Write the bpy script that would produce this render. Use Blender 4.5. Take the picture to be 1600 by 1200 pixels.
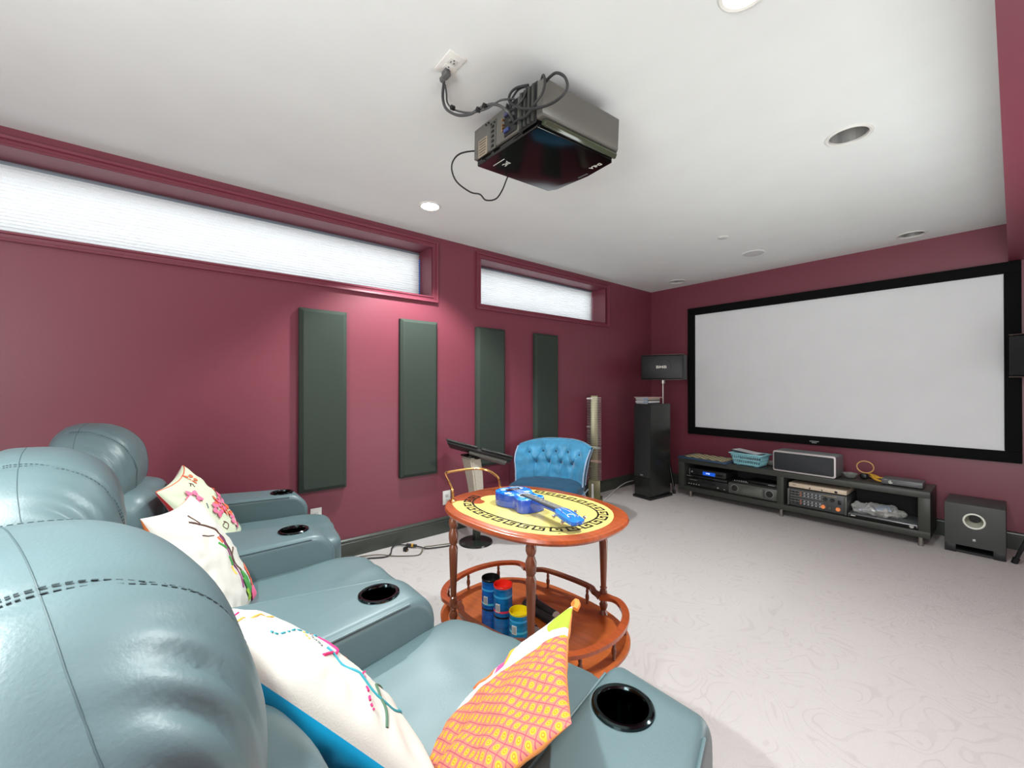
import bpy, bmesh, math, random
from mathutils import Vector, Matrix, noise
from math import sin, cos, pi, radians, sqrt
for o in list(bpy.data.objects): bpy.data.objects.remove(o)
S = bpy.context.scene
COL = S.collection
random.seed(7)
# ---------------------------------------------------------------- camera
cam = bpy.data.cameras.new('camera'); cam.lens = 648.74*36/1600; cam.sensor_width = 36; cam.clip_start = .02
cam_o = bpy.data.objects.new('camera', cam); COL.objects.link(cam_o)
yaw, pit = .88050, .0045
vd = Vector((-sin(yaw)*cos(pit), cos(yaw)*cos(pit), sin(pit)))
cam_o.location = (3.0274, -4.8643, 1.2175)
cam_o.rotation_euler = vd.to_track_quat('-Z', 'Y').to_euler()
S.camera = cam_o
# ---------------------------------------------------------------- world
W = bpy.data.worlds.new('sky'); S.world = W; W.use_nodes = True
bg = W.node_tree.nodes['Background']; bg.inputs[0].default_value = (.86, .94, 1, 1); bg.inputs[1].default_value = 4.6
# ---------------------------------------------------------------- exposure
S.view_settings.view_transform = 'Standard'; S.view_settings.look = 'None'
S.view_settings.gamma = 1; S.view_settings.use_curve_mapping = False
S.view_settings.exposure = 0.0
# ---------------------------------------------------------------- lights
def spot(x, y, z, power, size=150, blend=.6, rad=.045, col=(1, .97, .93)):
    l = bpy.data.lights.new('downlight_or_fill', 'SPOT'); l.energy = power; l.spot_size = radians(size); l.spot_blend = blend
    l.shadow_soft_size = rad; l.color = col
    o = bpy.data.objects.new('downlight_or_fill', l); COL.objects.link(o); o.location = (x, y, z)
def area(x, y, z, sx, sy, power, rot, col=(1, 1, 1)):
    l = bpy.data.lights.new('added_fill', 'AREA'); l.shape = 'RECTANGLE'; l.size = sx; l.size_y = sy; l.energy = power; l.color = col
    o = bpy.data.objects.new('added_fill', l); COL.objects.link(o); o.location = (x, y, z); o.rotation_euler = rot
LC = (.93, 1, .985)
spot(.5, -3.5, 2.42, 165, 112, .45, .04, LC)
spot(2.5, -3.5, 2.42, 135, 150, .5, .04, LC)
spot(3.35, -2.7, 2.13, 48, 150, .6, .05, LC)  # added fill spot for the right-hand floor, no such fixture in the bulkhead
spot(2.4, -5.45, 2.42, 290, 104, .7, .09, LC)
area(3.2, -6.9, 1.35, 1.6, 1.9, 115, (pi/2, 0, 0), LC)      # added fill light in front of the closed rear wall, no opening there
area(2.8, -6.2, 1.1, 1.4, 1.2, 34, (pi, 0, 0), LC)  # added unseen uplight behind the camera to lift the ceiling
area(3.75, -2.4, .9, 3.0, .8, 42, (0, radians(150), 0), LC)    # added uplight out of view on the right, brightens the ceiling
# ---------------------------------------------------------------- materials
def lin(c):
    return tuple(((v/255)/12.92 if v/255 <= .04045 else ((v/255+.055)/1.055)**2.4) for v in c)
MATS = {}
def mat(name, rgb, rough=.5, metal=0, spec=.5, bump=0, bscale=200, var=0, vscale=5, coat=0, trans=0, emit=None, sheen=0, stretch=None):
    if name in MATS: return MATS[name]
    m = bpy.data.materials.new(name); m.use_nodes = True; MATS[name] = m
    nt = m.node_tree; b = nt.nodes['Principled BSDF']
    c = lin(rgb)+(1,)
    b.inputs['Base Color'].default_value = c; b.inputs['Roughness'].default_value = rough
    b.inputs['Metallic'].default_value = metal; b.inputs['Specular IOR Level'].default_value = spec
    b.inputs['Coat Weight'].default_value = coat; b.inputs['Transmission Weight'].default_value = trans
    if sheen: b.inputs['Sheen Weight'].default_value = sheen; b.inputs['Sheen Roughness'].default_value = .35
    if emit: b.inputs['Emission Color'].default_value = lin(emit[0])+(1,); b.inputs['Emission Strength'].default_value = emit[1]
    tc = nt.nodes.new('ShaderNodeTexCoord')
    src = tc.outputs['Object']
    if stretch:
        mp = nt.nodes.new('ShaderNodeMapping'); mp.inputs['Scale'].default_value = stretch
        nt.links.new(src, mp.inputs[0]); src = mp.outputs[0]
    if var or True:
        n = nt.nodes.new('ShaderNodeTexNoise'); n.inputs['Scale'].default_value = vscale; n.inputs['Detail'].default_value = 4
        nt.links.new(src, n.inputs['Vector'])
        mx = nt.nodes.new('ShaderNodeMixRGB'); mx.blend_type = 'MULTIPLY'; mx.inputs[0].default_value = 1
        rp = nt.nodes.new('ShaderNodeMapRange'); v = max(var, .03)
        rp.inputs[1].default_value = .3; rp.inputs[2].default_value = .7; rp.inputs[3].default_value = 1-v; rp.inputs[4].default_value = 1
        nt.links.new(n.outputs[0], rp.inputs[0]); nt.links.new(rp.outputs[0], mx.inputs[2]); mx.inputs[1].default_value = c
        nt.links.new(mx.outputs[0], b.inputs['Base Color'])
    if bump:
        n2 = nt.nodes.new('ShaderNodeTexNoise'); n2.inputs['Scale'].default_value = bscale; n2.inputs['Detail'].default_value = 3
        nt.links.new(tc.outputs['Object'], n2.inputs['Vector'])
        bp = nt.nodes.new('ShaderNodeBump'); bp.inputs['Strength'].default_value = bump; bp.inputs['Distance'].default_value = .002
        nt.links.new(n2.outputs[0], bp.inputs['Height']); nt.links.new(bp.outputs[0], b.inputs['Normal'])
    return m
wall_m = mat('maroon_paint', (122, 55, 69), .42, bump=.15, bscale=300, spec=.6)
trim_m = mat('maroon_trim_gloss', (124, 55, 70), .3, spec=.6)
ceil_m = mat('white_ceiling', (228, 231, 229), .9, bump=.1, bscale=150)
base_m = mat('dark_green_baseboard', (62, 66, 60), .3, spec=.6)
black_m = mat('black_plastic', (20, 20, 21), .35)
satin_m = mat('black_satin', (27, 28, 28), .5)
velvetb_m = mat('black_velvet_frame', (6, 8, 8), .85, spec=.2)
gloss_m = mat('piano_black', (10, 9, 9), .12, spec=.45)
white_m = mat('white_plastic', (225, 224, 218), .4)
steel_m = mat('brushed_steel', (180, 178, 170), .3, metal=1)
chrome_m = mat('chrome', (215, 215, 215), .12, metal=1)
dkchrome_m = mat('dark_chrome', (60, 70, 72), .12, metal=1)
brass_m = mat('brass_tube', (225, 170, 105), .2, metal=1)
leather_m = mat('teal_grey_leather', (92, 113, 117), .40, spec=.5, bump=.12, bscale=260, var=.06, vscale=6)
leatherd_m = mat('leather_seam_thread', (60, 80, 84), .6)
rubber_m = mat('black_rubber_cable', (42, 42, 43), .55)
screen_m = mat('projection_screen_fabric', (232, 234, 235), .95, spec=.1)
cons_m = mat('black_brown_veneer', (60, 62, 57), .42, spec=.4, var=.15, vscale=12, stretch=(1, 1, 30))
spk_m = mat('speaker_cloth', (38, 38, 38), .9, bump=.4, bscale=900)
shiny_m = mat('speaker_gloss_side', (34, 36, 34), .25)
letter_m = mat('pale_lettering', (225, 225, 215), .5)
silver_m = mat('silver_paint', (190, 190, 186), .35, metal=.4)
# ---------------------------------------------------------------- mesh builder
def frame_mat(loc=(0, 0, 0), rot=(0, 0, 0)):
    from mathutils import Euler
    return Matrix.Translation(loc) @ Euler(rot).to_matrix().to_4x4()
class B:
    def __init__(s): s.bm = bmesh.new(); s.mi = 0; s.T = Matrix()
    def _add(s, tb, T=None):
        for f in tb.faces: f.material_index = s.mi
        me = bpy.data.meshes.new('t'); tb.to_mesh(me); tb.free()
        me.transform(s.T @ (T or Matrix())); s.bm.from_mesh(me); bpy.data.meshes.remove(me); return s
    def box(s, c, size, bevel=0, seg=2, rot=(0, 0, 0), taper=None):
        tb = bmesh.new(); bmesh.ops.create_cube(tb, size=1)
        for v in tb.verts: v.co = Vector((v.co.x*size[0], v.co.y*size[1], v.co.z*size[2]))
        if taper:
            for v in tb.verts:
                if v.co.z < 0: v.co.x *= taper; v.co.y *= taper
        if bevel: bmesh.ops.bevel(tb, geom=tb.edges[:], offset=bevel, segments=seg, profile=.5, affect='EDGES')
        return s._add(tb, frame_mat(c, rot))
    def cyl(s, p0, p1, r0, r1=None, n=20, caps=True):
        p0, p1 = Vector(p0), Vector(p1); r1 = r0 if r1 is None else r1; d = p1-p0
        tb = bmesh.new(); bmesh.ops.create_cone(tb, cap_ends=caps, segments=n, radius1=r0, radius2=r1, depth=d.length)
        return s._add(tb, Matrix.Translation((p0+p1)/2) @ d.to_track_quat('Z', 'Y').to_matrix().to_4x4())
    def lathe(s, prof, n=24, T=None):
        tb = bmesh.new(); rings = []
        for r, z in prof:
            if r < 1e-6: rings.append([tb.verts.new((0, 0, z))])
            else: rings.append([tb.verts.new((r*cos(2*pi*i/n), r*sin(2*pi*i/n), z)) for i in range(n)])
        for a, b in zip(rings, rings[1:]):
            for i in range(n):
                j = (i+1) % n
                if len(a) == 1 and len(b) == 1: continue
                if len(a) == 1: tb.faces.new((a[0], b[i], b[j]))
                elif len(b) == 1: tb.faces.new((a[j], a[i], b[0]))
                else: tb.faces.new((a[i], a[j], b[j], b[i]))
        bmesh.ops.recalc_face_normals(tb, faces=tb.faces[:])
        return s._add(tb, T)
    def tube(s, pts, r, n=8, smooth=6, closed=False):
        P = [Vector(p) for p in pts]
        if smooth and len(P) > 2:
            Q = []; m = len(P); rng = range(m if closed else m-1)
            for i in rng:
                if closed: a, b, c, d = P[i-1], P[i], P[(i+1) % m], P[(i+2) % m]
                else: a, b, c, d = P[max(i-1, 0)], P[i], P[i+1], P[min(i+2, m-1)]
                for k in range(smooth):
                    t = k/smooth
                    Q.append(.5*((2*b)+(-a+c)*t+(2*a-5*b+4*c-d)*t*t+(-a+3*b-3*c+d)*t**3))
            if not closed: Q.append(P[-1])
            P = Q
        tb = bmesh.new(); up = None; rings = []; m = len(P)
        for i, p in enumerate(P):
            if closed: t = P[(i+1) % m]-P[i-1]
            else: t = P[min(i+1, m-1)]-P[max(i-1, 0)]
            if t.length < 1e-9: t = Vector((0, 0, 1))
            t.normalize()
            if up is None: up = t.orthogonal().normalized()
            else:
                up = up-t*up.dot(t)
                up = up.normalized() if up.length > 1e-6 else t.orthogonal().normalized()
            w = t.cross(up); rr = r(i/(m-1)) if callable(r) else r
            rings.append([tb.verts.new(p+(up*cos(2*pi*k/n)+w*sin(2*pi*k/n))*rr) for k in range(n)])
        pr = list(zip(rings, rings[1:]))
        if closed: pr.append((rings[-1], rings[0]))
        for a, b in pr:
            for k in range(n): tb.faces.new((a[k], a[(k+1) % n], b[(k+1) % n], b[k]))
        if not closed: tb.faces.new(rings[0][::-1]); tb.faces.new(rings[-1])
        bmesh.ops.recalc_face_normals(tb, faces=tb.faces[:])
        return s._add(tb)
    def prism(s, poly, z0, z1, T=None, bevel=0):
        tb = bmesh.new(); vs = [tb.verts.new((x, y, z0)) for x, y in poly]; f = tb.faces.new(vs)
        r = bmesh.ops.extrude_face_region(tb, geom=[f])
        for v in [g for g in r['geom'] if isinstance(g, bmesh.types.BMVert)]: v.co.z = z1
        bmesh.ops.recalc_face_normals(tb, faces=tb.faces[:])
        if bevel:
            e = [e for e in tb.edges if abs(e.verts[0].co.z-e.verts[1].co.z) < 1e-6]
            bmesh.ops.bevel(tb, geom=e, offset=bevel, segments=3, profile=.5, affect='EDGES')
        return s._add(tb, T)
    def sq(s, c, h, k=5, n=14, fn=None, rot=(0, 0, 0)):      # superellipsoid cushion
        tb = bmesh.new(); bmesh.ops.create_cube(tb, size=2)
        bmesh.ops.subdivide_edges(tb, edges=tb.edges[:], cuts=n, use_grid_fill=True)
        for v in tb.verts:
            p = v.co; q = Vector((math.tan(p.x*pi/4), math.tan(p.y*pi/4), math.tan(p.z*pi/4)))
            l = (abs(q.x)**k+abs(q.y)**k+abs(q.z)**k)**(1/k); q = q/l
            w = Vector((q.x*h[0], q.y*h[1], q.z*h[2]))
            v.co = w
        if fn:
            tb.normal_update()
            mv = [(v, fn(v.co.copy(), v.normal.copy())) for v in tb.verts]
            for v, c2 in mv: v.co = c2
        return s._add(tb, frame_mat(c, rot))
    def grid(s, f, nu, nv, closed_u=False):
        tb = bmesh.new(); V = [[tb.verts.new(f(i/nu, j/nv)) for i in range(nu+(0 if closed_u else 1))] for j in range(nv+1)]
        m = len(V[0])
        for j in range(nv):
            for i in range(m if closed_u else m-1):
                tb.faces.new((V[j][i], V[j][(i+1) % m], V[j+1][(i+1) % m], V[j+1][i]))
        return s._add(tb)
    def obj(s, name, mats, parent=None, smooth=35, fix=False):
        if fix: bmesh.ops.recalc_face_normals(s.bm, faces=s.bm.faces[:])
        me = bpy.data.meshes.new(name); s.bm.to_mesh(me); s.bm.free()
        for m in (mats if isinstance(mats, (list, tuple)) else [mats]): me.materials.append(m)
        for p in me.polygons: p.use_smooth = bool(smooth)
        if smooth: me.set_sharp_from_angle(angle=radians(smooth))
        o = bpy.data.objects.new(name, me); COL.objects.link(o); o.parent = parent
        return o
def thing(name, label, cat, loc=(0, 0, 0), rotz=0, group=None):
    o = bpy.data.objects.new(name, None); COL.objects.link(o); o.location = loc; o.rotation_euler = (0, 0, rotz); o.empty_display_size = .05
    return tag(o, label, cat, group)
def tag(o, label=None, cat=None, group=None, kind=None):
    if label: o['label'] = label
    if cat: o['category'] = cat
    if group: o['group'] = group
    if kind: o['kind'] = kind
    return o
def struct(name, b, m, smooth=0, parent=None):
    o = b.obj(name, m, parent, smooth=smooth)
    if not parent: o['kind'] = 'structure'
    return o
def text(name, body, size, m, parent, T, ext=.0006, bold=0):
    cu = bpy.data.curves.new(name, 'FONT'); cu.body = body; cu.size = size; cu.extrude = ext; cu.offset = bold; cu.align_x = 'CENTER'; cu.align_y = 'CENTER'
    to = bpy.data.objects.new('t', cu); COL.objects.link(to)
    dg = bpy.context.evaluated_depsgraph_get(); me = bpy.data.meshes.new_from_object(to.evaluated_get(dg))
    bpy.data.objects.remove(to); bpy.data.curves.remove(cu)
    me.name = name; me.transform(T); me.materials.clear(); me.materials.append(m)
    o = bpy.data.objects.new(name, me); COL.objects.link(o); o.parent = parent; return o
FRONT = Matrix.Rotation(pi/2, 4, 'X')     # text reading from -Y side
def dup(root, loc, rotz, label=None, group=None):
    r = root.copy(); COL.objects.link(r); r.location = loc; r.rotation_euler = (0, 0, rotz)
    if label: r['label'] = label
    if group: r['group'] = group
    for ch in list(root.children):
        c = ch.copy(); COL.objects.link(c); c.parent = r
        for g in ch.children:
            d = g.copy(); COL.objects.link(d); d.parent = c
    return r
# ================================================================ ROOM
H = 2.44
def carpet():
    m = mat('scrollwork_carpet', (196, 186, 184), .95, spec=.1)
    nt = m.node_tree; N = nt.nodes; L = nt.links; b = N['Principled BSDF']
    tc = N.new('ShaderNodeTexCoord')
    n1 = N.new('ShaderNodeTexNoise'); n1.inputs['Scale'].default_value = 3.2; n1.inputs['Detail'].default_value = 1.5; n1.inputs['Distortion'].default_value = 1.3
    L.new(tc.outputs['Object'], n1.inputs['Vector'])
    mu = N.new('ShaderNodeMath'); mu.operation = 'MULTIPLY'; mu.inputs[1].default_value = 13; L.new(n1.outputs[0], mu.inputs[0])
    pp = N.new('ShaderNodeMath'); pp.operation = 'PINGPONG'; pp.inputs[1].default_value = .5; L.new(mu.outputs[0], pp.inputs[0])
    r = N.new('ShaderNodeMapRange'); r.inputs[1].default_value = .06; r.inputs[2].default_value = .13; L.new(pp.outputs[0], r.inputs[0])
    n2 = N.new('ShaderNodeTexNoise'); n2.inputs['Scale'].default_value = 6; L.new(tc.outputs['Object'], n2.inputs['Vector'])
    r2 = N.new('ShaderNodeMapRange'); r2.inputs[1].default_value = .45; r2.inputs[2].default_value = .6; r2.inputs[4].default_value = .9; L.new(n2.outputs[0], r2.inputs[0])
    mxm = N.new('ShaderNodeMath'); mxm.operation = 'MAXIMUM'; L.new(r.outputs[0], mxm.inputs[0]); L.new(r2.outputs[0], mxm.inputs[1])
    n3 = N.new('ShaderNodeTexNoise'); n3.inputs['Scale'].default_value = 350; L.new(tc.outputs['Object'], n3.inputs['Vector'])
    r3 = N.new('ShaderNodeMapRange'); r3.inputs[1].default_value = .3; r3.inputs[2].default_value = .7; r3.inputs[3].default_value = .9; r3.inputs[4].default_value = 1.0; L.new(n3.outputs[0], r3.inputs[0])
    mix = N.new('ShaderNodeMixRGB'); mix.inputs[1].default_value = lin((195, 187, 185))+(1,); mix.inputs[2].default_value = lin((202, 195, 193))+(1,)
    L.new(mxm.outputs[0], mix.inputs[0])
    m2 = N.new('ShaderNodeMixRGB'); m2.blend_type = 'MULTIPLY'; m2.inputs[0].default_value = 1; L.new(mix.outputs[0], m2.inputs[1]); L.new(r3.outputs[0], m2.inputs[2])
    L.new(m2.outputs[0], b.inputs['Base Color'])
    bp = N.new('ShaderNodeBump'); bp.inputs['Strength'].default_value = .6; bp.inputs['Distance'].default_value = .004
    L.new(n3.outputs[0], bp.inputs['Height']); L.new(bp.outputs[0], b.inputs['Normal'])
    return m
XR, YR = 4.1, -7.0
struct('floor', B().box((XR/2-.1, YR/2, -.05), (XR+.6, -YR+.6, .1)), carpet())
struct('ceiling', B().box((XR/2-.1, YR/2, H+.05), (XR+.6, -YR+.6, .1)), ceil_m)
struct('wall_back', B().box((XR/2, .1, H/2), (XR+.4, .2, H)), wall_m)
struct('wall_right', B().box((XR+.1, YR/2, H/2), (.2, -YR, H)), wall_m)
struct('wall_rear', B().box((XR/2, YR-.1, H/2), (XR+.4, .2, H)), wall_m)
# left wall with two high window openings
W1 = (-5.9, -3.215, 1.945, 2.345); W2 = (-2.735, -.955, 1.945, 2.35)
b = B(); D = .32
def wseg(y0, y1, z0, z1): b.box((-D/2, (y0+y1)/2, (z0+z1)/2), (D, y1-y0, z1-z0))
wseg(YR, 0, 0, 1.945); wseg(YR, 0, 2.35, H); wseg(YR, W1[0], 1.945, 2.35); wseg(W1[1], W2[0], 1.945, 2.35); wseg(W2[1], 0, 1.945, 2.35)
struct('wall_left', b, wall_m)
# bulkhead along the right side
struct('trim_1', B().box(((3.0+XR)/2, YR/2, (2.15+H)/2), (XR-3.0, -YR, H-2.15)), wall_m)
# baseboards: tall flat board with a stepped cap
def baseboard(name, p0, p1, nrm):
    p0, p1, n = Vector(p0), Vector(p1), Vector(nrm); prof = [(0, 0), (.016, 0), (.016, .098), (.012, .104), (.012, .110), (.017, .114), (.015, .122), (.007, .128), (0, .130)]
    bb = B(); tb = bmesh.new(); A = [tb.verts.new(p0+n*x+Vector((0, 0, z))) for x, z in prof]; C2 = [tb.verts.new(p1+n*x+Vector((0, 0, z))) for x, z in prof]
    for i in range(len(prof)-1): tb.faces.new((A[i], A[i+1], C2[i+1], C2[i]))
    tb.faces.new(A[::-1]); tb.faces.new(C2); bmesh.ops.recalc_face_normals(tb, faces=tb.faces[:]); bb._add(tb)
    struct(name, bb, base_m)
baseboard('baseboard_left', (0, YR, 0), (0, 0, 0), (1, 0, 0))
baseboard('baseboard_back', (0, 0, 0), (XR, 0, 0), (0, -1, 0))
# windows: casing, jamb frame, pane; shades are things of their own
frame_m = mat('white_vinyl_frame', (225, 228, 230), .4)
def casing(bb, y0, y1, z0, z1):
    # mitred moulding with raised outer bead, profile across width w
    w = .047; prof = [(0, .018), (.010, .018), (.014, .011), (.030, .011), (.034, .024), (.047, .026), (.047, 0)]
    cs = [(y0, z0, -1, -1), (y1, z0, 1, -1), (y1, z1, 1, 1), (y0, z1, -1, 1)]
    tb = bmesh.new(); R = []
    for y, z, sy, sz in cs: R.append([tb.verts.new((x, y+sy*d, z+sz*d)) for d, x in prof])
    for i in range(4):
        a, c = R[i], R[(i+1) % 4]
        for k in range(len(prof)-1): tb.faces.new((a[k], a[k+1], c[k+1], c[k]))
    bmesh.ops.recalc_face_normals(tb, faces=tb.faces[:]); bb._add(tb)
glass_m = mat('window_glass', (255, 255, 255), .0, trans=1)
shade_m = mat('cellular_shade_fabric', (240, 240, 238), .9)
nt = shade_m.node_tree; pb = nt.nodes['Principled BSDF']; tr = nt.nodes.new('ShaderNodeBsdfTranslucent'); tr.inputs[0].default_value = (.9, .9, .9, 1)
mxs = nt.nodes.new('ShaderNodeMixShader'); mxs.inputs[0].default_value = .6
# loosely woven: density changes along the shade where it is doubled
nt.links.new(pb.outputs[0], mxs.inputs[1]); nt.links.new(tr.outputs[0], mxs.inputs[2]); nt.links.new(mxs.outputs[0], nt.nodes['Material Output'].inputs[0])
blue_end_m = mat('blue_end_strip', (40, 110, 200), .6)
for wi, (y0, y1, z0, z1), lab in ((1, W1, 'long pleated white cellular shade in the window nearest the sofa'), (2, W2, 'short pleated white cellular shade in the window nearest the screen corner')):
    wr = B(); casing(wr, y0, y1, z0, z1); wo = struct('window_%d' % wi, wr, trim_m)
    f = B(); xx = -.27
    f.box((xx, (y0+y1)/2, z0+.02), (.05, y1-y0, .04)); f.box((xx, (y0+y1)/2, z1-.02), (.05, y1-y0, .04))
    for yy in (y0+.02, y1-.02): f.box((xx, yy, (z0+z1)/2), (.05, .04, z1-z0-.08))
    f.obj('window_frame', frame_m, wo, smooth=0)
    B().box((xx, (y0+y1)/2, (z0+z1)/2), (.006, y1-y0-.05, z1-z0-.05)).obj('pane', glass_m, wo, smooth=0)
    if wi == 2: pass
    sh = thing('window_shade', lab, 'blind', (-.2, (y0+y1)/2, z0))
    h = z1-z0-.018; n = 21; L2 = (y1-y0)/2-.014
    pb2 = B(); tb = bmesh.new(); rows = []
    for i in range(2*n+1):
        z = .004+h*i/(2*n); x = .013 if i % 2 else -.006
        sag = .0
        rows.append([tb.verts.new((x, -L2, z)), tb.verts.new((x, L2, z))])
    for a, c in zip(rows, rows[1:]): tb.faces.new((a[0], a[1], c[1], c[0]))
    pb2._add(tb); po = pb2.obj('pleated_fabric', shade_m, sh, smooth=0)
    B().box((0, 0, h+.008), (.03, 2*L2, .014), .002).obj('head_rail', mat('grey_rail', (120, 130, 140), .4), sh)
    B().box((0, 0, .004), (.028, 2*L2, .008), .002).obj('bottom_rail', white_m, sh)
    if wi == 1:
        B().box((.004, L2+.004, h/2), (.012, .006, h*.82)).obj('end_strip', blue_end_m, sh, smooth=0)  # thin blue strip at the far end of the shade
# ================================================================ CEILING THINGS
def downlight(x, y, lit, lab, r=.09):
    t = thing('downlight', lab, 'ceiling light', (x, y, H), 0, 'recessed ceiling downlights')
    b = B(); b.lathe([(r, 0), (r, -.004), (r*.93, -.008), (r*.80, -.006), (r*.76, .0)], 40); b.obj('trim_ring', white_m, t)
    if lit:
        b = B(); b.lathe([(0, -.002), (r*.76, -.002)], 32); b.obj('lit_lens', mat('lit_lens', (255, 255, 250), .5, emit=((255, 250, 240), 14)), t)
    else:
        b = B(); b.lathe([(r*.76, -.001), (r*.74, .004), (r*.5, .001)], 32)
        tb = bmesh.new(); n = 32; A = []                                          # shallow faceted reflector seen as a cup
        b.lathe([(r*.77, -.0015), (r*.70, .0), (r*.40, -.0005), (0, -.001)], 32)
        b.obj('reflector', chrome_m, t)
        B().lathe([(0, -.012), (r*.2, -.011), (r*.3, -.006), (r*.33, -.001)], 20).obj('bulb', white_m, t)
    return t
downlight(.5, -3.5, True, 'lit round recessed downlight left of the projector near the long window', .075)
downlight(2.5, -3.5, True, 'lit round recessed downlight cut by the top edge of the picture', .075)
def open_downlight(x, y, lab):
    # can light: real hole is suggested by a cup rising above the ceiling through a cut opening
    t = thing('downlight', lab, 'ceiling light', (x, y, H), 0, 'recessed ceiling downlights')
    b = B(); b.lathe([(.094, .001), (.094, -.004), (.088, -.007), (.079, -.005), (.076, .004)], 48); b.obj('trim_ring', white_m, t)
    b = B(); n = 48; prof = [(.077, .0), (.076, .03), (.072, .07), (.062, .11), (.045, .13)]
    b.lathe(prof, n); b.obj('reflector', mat('faceted_reflector', (205, 205, 203), .35, metal=.35, var=.6, vscale=22, stretch=(1, 1, .1)), t)
    B().lathe([(0, .07), (.028, .072), (.042, .09), (.045, .13)], 24).obj('bulb', mat('bulb_glass', (215, 215, 210), .2), t)
    return t
holes = []
for x, y, lab in ((2.515, -2.31, 'unlit recessed downlight with ribbed silver reflector, largest in view'),
                  (2.5, -.245, 'unlit recessed downlight close above the right half of the screen'),
                  (.513, -.28, 'unlit recessed downlight near the far left corner')):
    open_downlight(x, y, lab); holes.append((x, y))
# cut the holes through the ceiling slab
ce = bpy.data.objects['ceiling']
cb = B()
for x, y in holes: cb.cyl((x, y, H-.02), (x, y, H+.135), .079, n=40)
co = cb.obj('cutter', ceil_m, None, smooth=0)
md = ce.modifiers.new('cut', 'BOOLEAN'); md.object = co; md.solver = 'EXACT'
def bake(o):
    dg = bpy.context.evaluated_depsgraph_get(); me = bpy.data.meshes.new_from_object(o.evaluated_get(dg)); o.modifiers.clear(); o.data = me
ce.data.transform(Matrix.Identity(4)); 
for v in ce.data.vertices:
    if v.co.z > H+.01: v.co.z = H+.3
bake(ce); bpy.data.objects.remove(co)
t = thing('ceiling_speaker', 'flat round white in-ceiling speaker grille near the screen wall', 'speaker', (1.496, -.716, H))
B().lathe([(.098, .001), (.098, -.004), (.09, -.007), (.084, -.006)], 40).obj('rim', ceil_m, t)
B().lathe([(0, -.0055), (.084, -.005)], 40).obj('grille', mat('grille_white', (205, 205, 204), .8, bump=.6, bscale=900), t)
t = thing('smoke_sensor', 'tiny white round sprinkler cover on the ceiling beyond the projector', 'ceiling sensor', (1.504, -1.354, H))
B().lathe([(.04, .001), (.04, -.004), (.034, -.007)], 30).obj('rim', white_m, t)
B().lathe([(0, -.008), (.03, -.008), (.034, -.006)], 30).obj('cap', mat('cap_white', (215, 215, 214), .5), t)
# outlets ----------------------------------------------------------
def outlet_parts(t, w, h, gang=1):
    # plate in local XZ plane facing -Y (local), thickness .006
    b = B(); b.box((0, -.003, 0), (w, .006, h), .0022); b.obj('cover_plate', white_m, t)
    for s in (-1, 1):
        b = B(); b.box((0, -.0065, s*h*.17), (.034, .003, h*.24), .001); so = b.obj('socket', mat('socket_white', (212, 212, 206), .4), t)
        b = B(); b.box((-.0065, -.0083, s*h*.17+.004), (.0022, .002, .008)); b.box((.0065, -.0083, s*h*.17+.004), (.0022, .002, .007)); b.cyl((0, -.0075, s*h*.17-.008), (0, -.0093, s*h*.17-.008), .0026, n=10); b.obj('slots', black_m, so, smooth=0)
def outlet(lab, loc, rot, size=(.072, .115)):
    t = thing('wall_outlet', lab, 'outlet', loc); t.rotation_euler = rot; outlet_parts(t, *size); return t
outlet('white wall outlet beside the sofa arm under the first acoustic panel', (0, -4.093, .33), (0, 0, -pi/2+pi))
outlet('white wall outlet left of the brass cart handle, behind the cart', (0, -3.075, .285), (0, 0, pi/2))
o = outlet('white ceiling outlet with a grey plug in it above the projector', (1.67, -4.047, H), (0, 0, 0)); o.rotation_euler = (-pi/2, 0, 0)
o.rotation_euler = Matrix(((0, 0, 1), (1, 0, 0), (0, 1, 0))).to_euler()
# orient: local -Y must point down (-Z), local Z along world X
M = Matrix(((0, 0, 1), (-1, 0, 0), (0, 1, 0))); o.rotation_euler = M.to_euler()
# ================================================================ PROJECTOR
R3 = Matrix.Rotation(-.044, 4, 'Z') @ Matrix.Rotation(.021, 4, 'X') @ Matrix.Rotation(.065, 4, 'Y')
pj = thing('projector', 'large black home theatre projector hung upside down from the ceiling', 'projector', (0, 0, 0))
pj.matrix_world = Matrix.Translation((1.709, -3.567, 2.292)) @ R3
pw, pl, ph = .472, .475, .172
b = B(); poly = [(-.5, -.5), (.5, -.5), (.5, .40), (.43, .455), (.06, .5), (-.40, .485), (-.5, .43)]
poly = [(x*pw, y*pl) for x, y in poly]
b.prism(poly, -ph/2+.028, ph/2-.01, bevel=.006)
b.obj('body', mat('projector_grey_shell', (92, 90, 84), .32, spec=.6), pj, smooth=40)
b = B(); poly2 = [(-.47, -.48), (.42, -.48), (.44, .39), (.40, .44), (.06, .485), (-.38, .47), (-.47, .42)]; poly2 = [(x*pw, y*pl) for x, y in poly2]
b.prism(poly2, -ph/2, -ph/2+.03, bevel=.004); b.obj('gloss_top_cover', gloss_m, pj, smooth=30)
b = B(); b.box((pw*.455, -.01, -ph/2+.016), (.03, pl*.86, .024), .006, rot=(0, .5, 0)); b.obj('side_bevel_trim', mat('gloss_olive_trim', (58, 64, 50), .12, spec=.8), pj)
b = B(); b.prism([(x*.86, y*.86-.005) for x, y in poly], ph/2-.012, ph/2+.004); b.obj('underside_plate', satin_m, pj, smooth=0)
# lens toward the screen
b = B(); b.cyl((0, pl*.44, .02), (0, pl*.50, .02), .045, .042, 32); b.cyl((0, pl*.49, .02), (0, pl*.505, .02), .038, .036, 32); lz = b.obj('lens_barrel', black_m, pj)
B().sq((0, pl*.508, .02), (.03, .008, .03), 2, 6).obj('lens_glass', mat('lens_glass', (18, 20, 40), .03, spec=1), lz)
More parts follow.
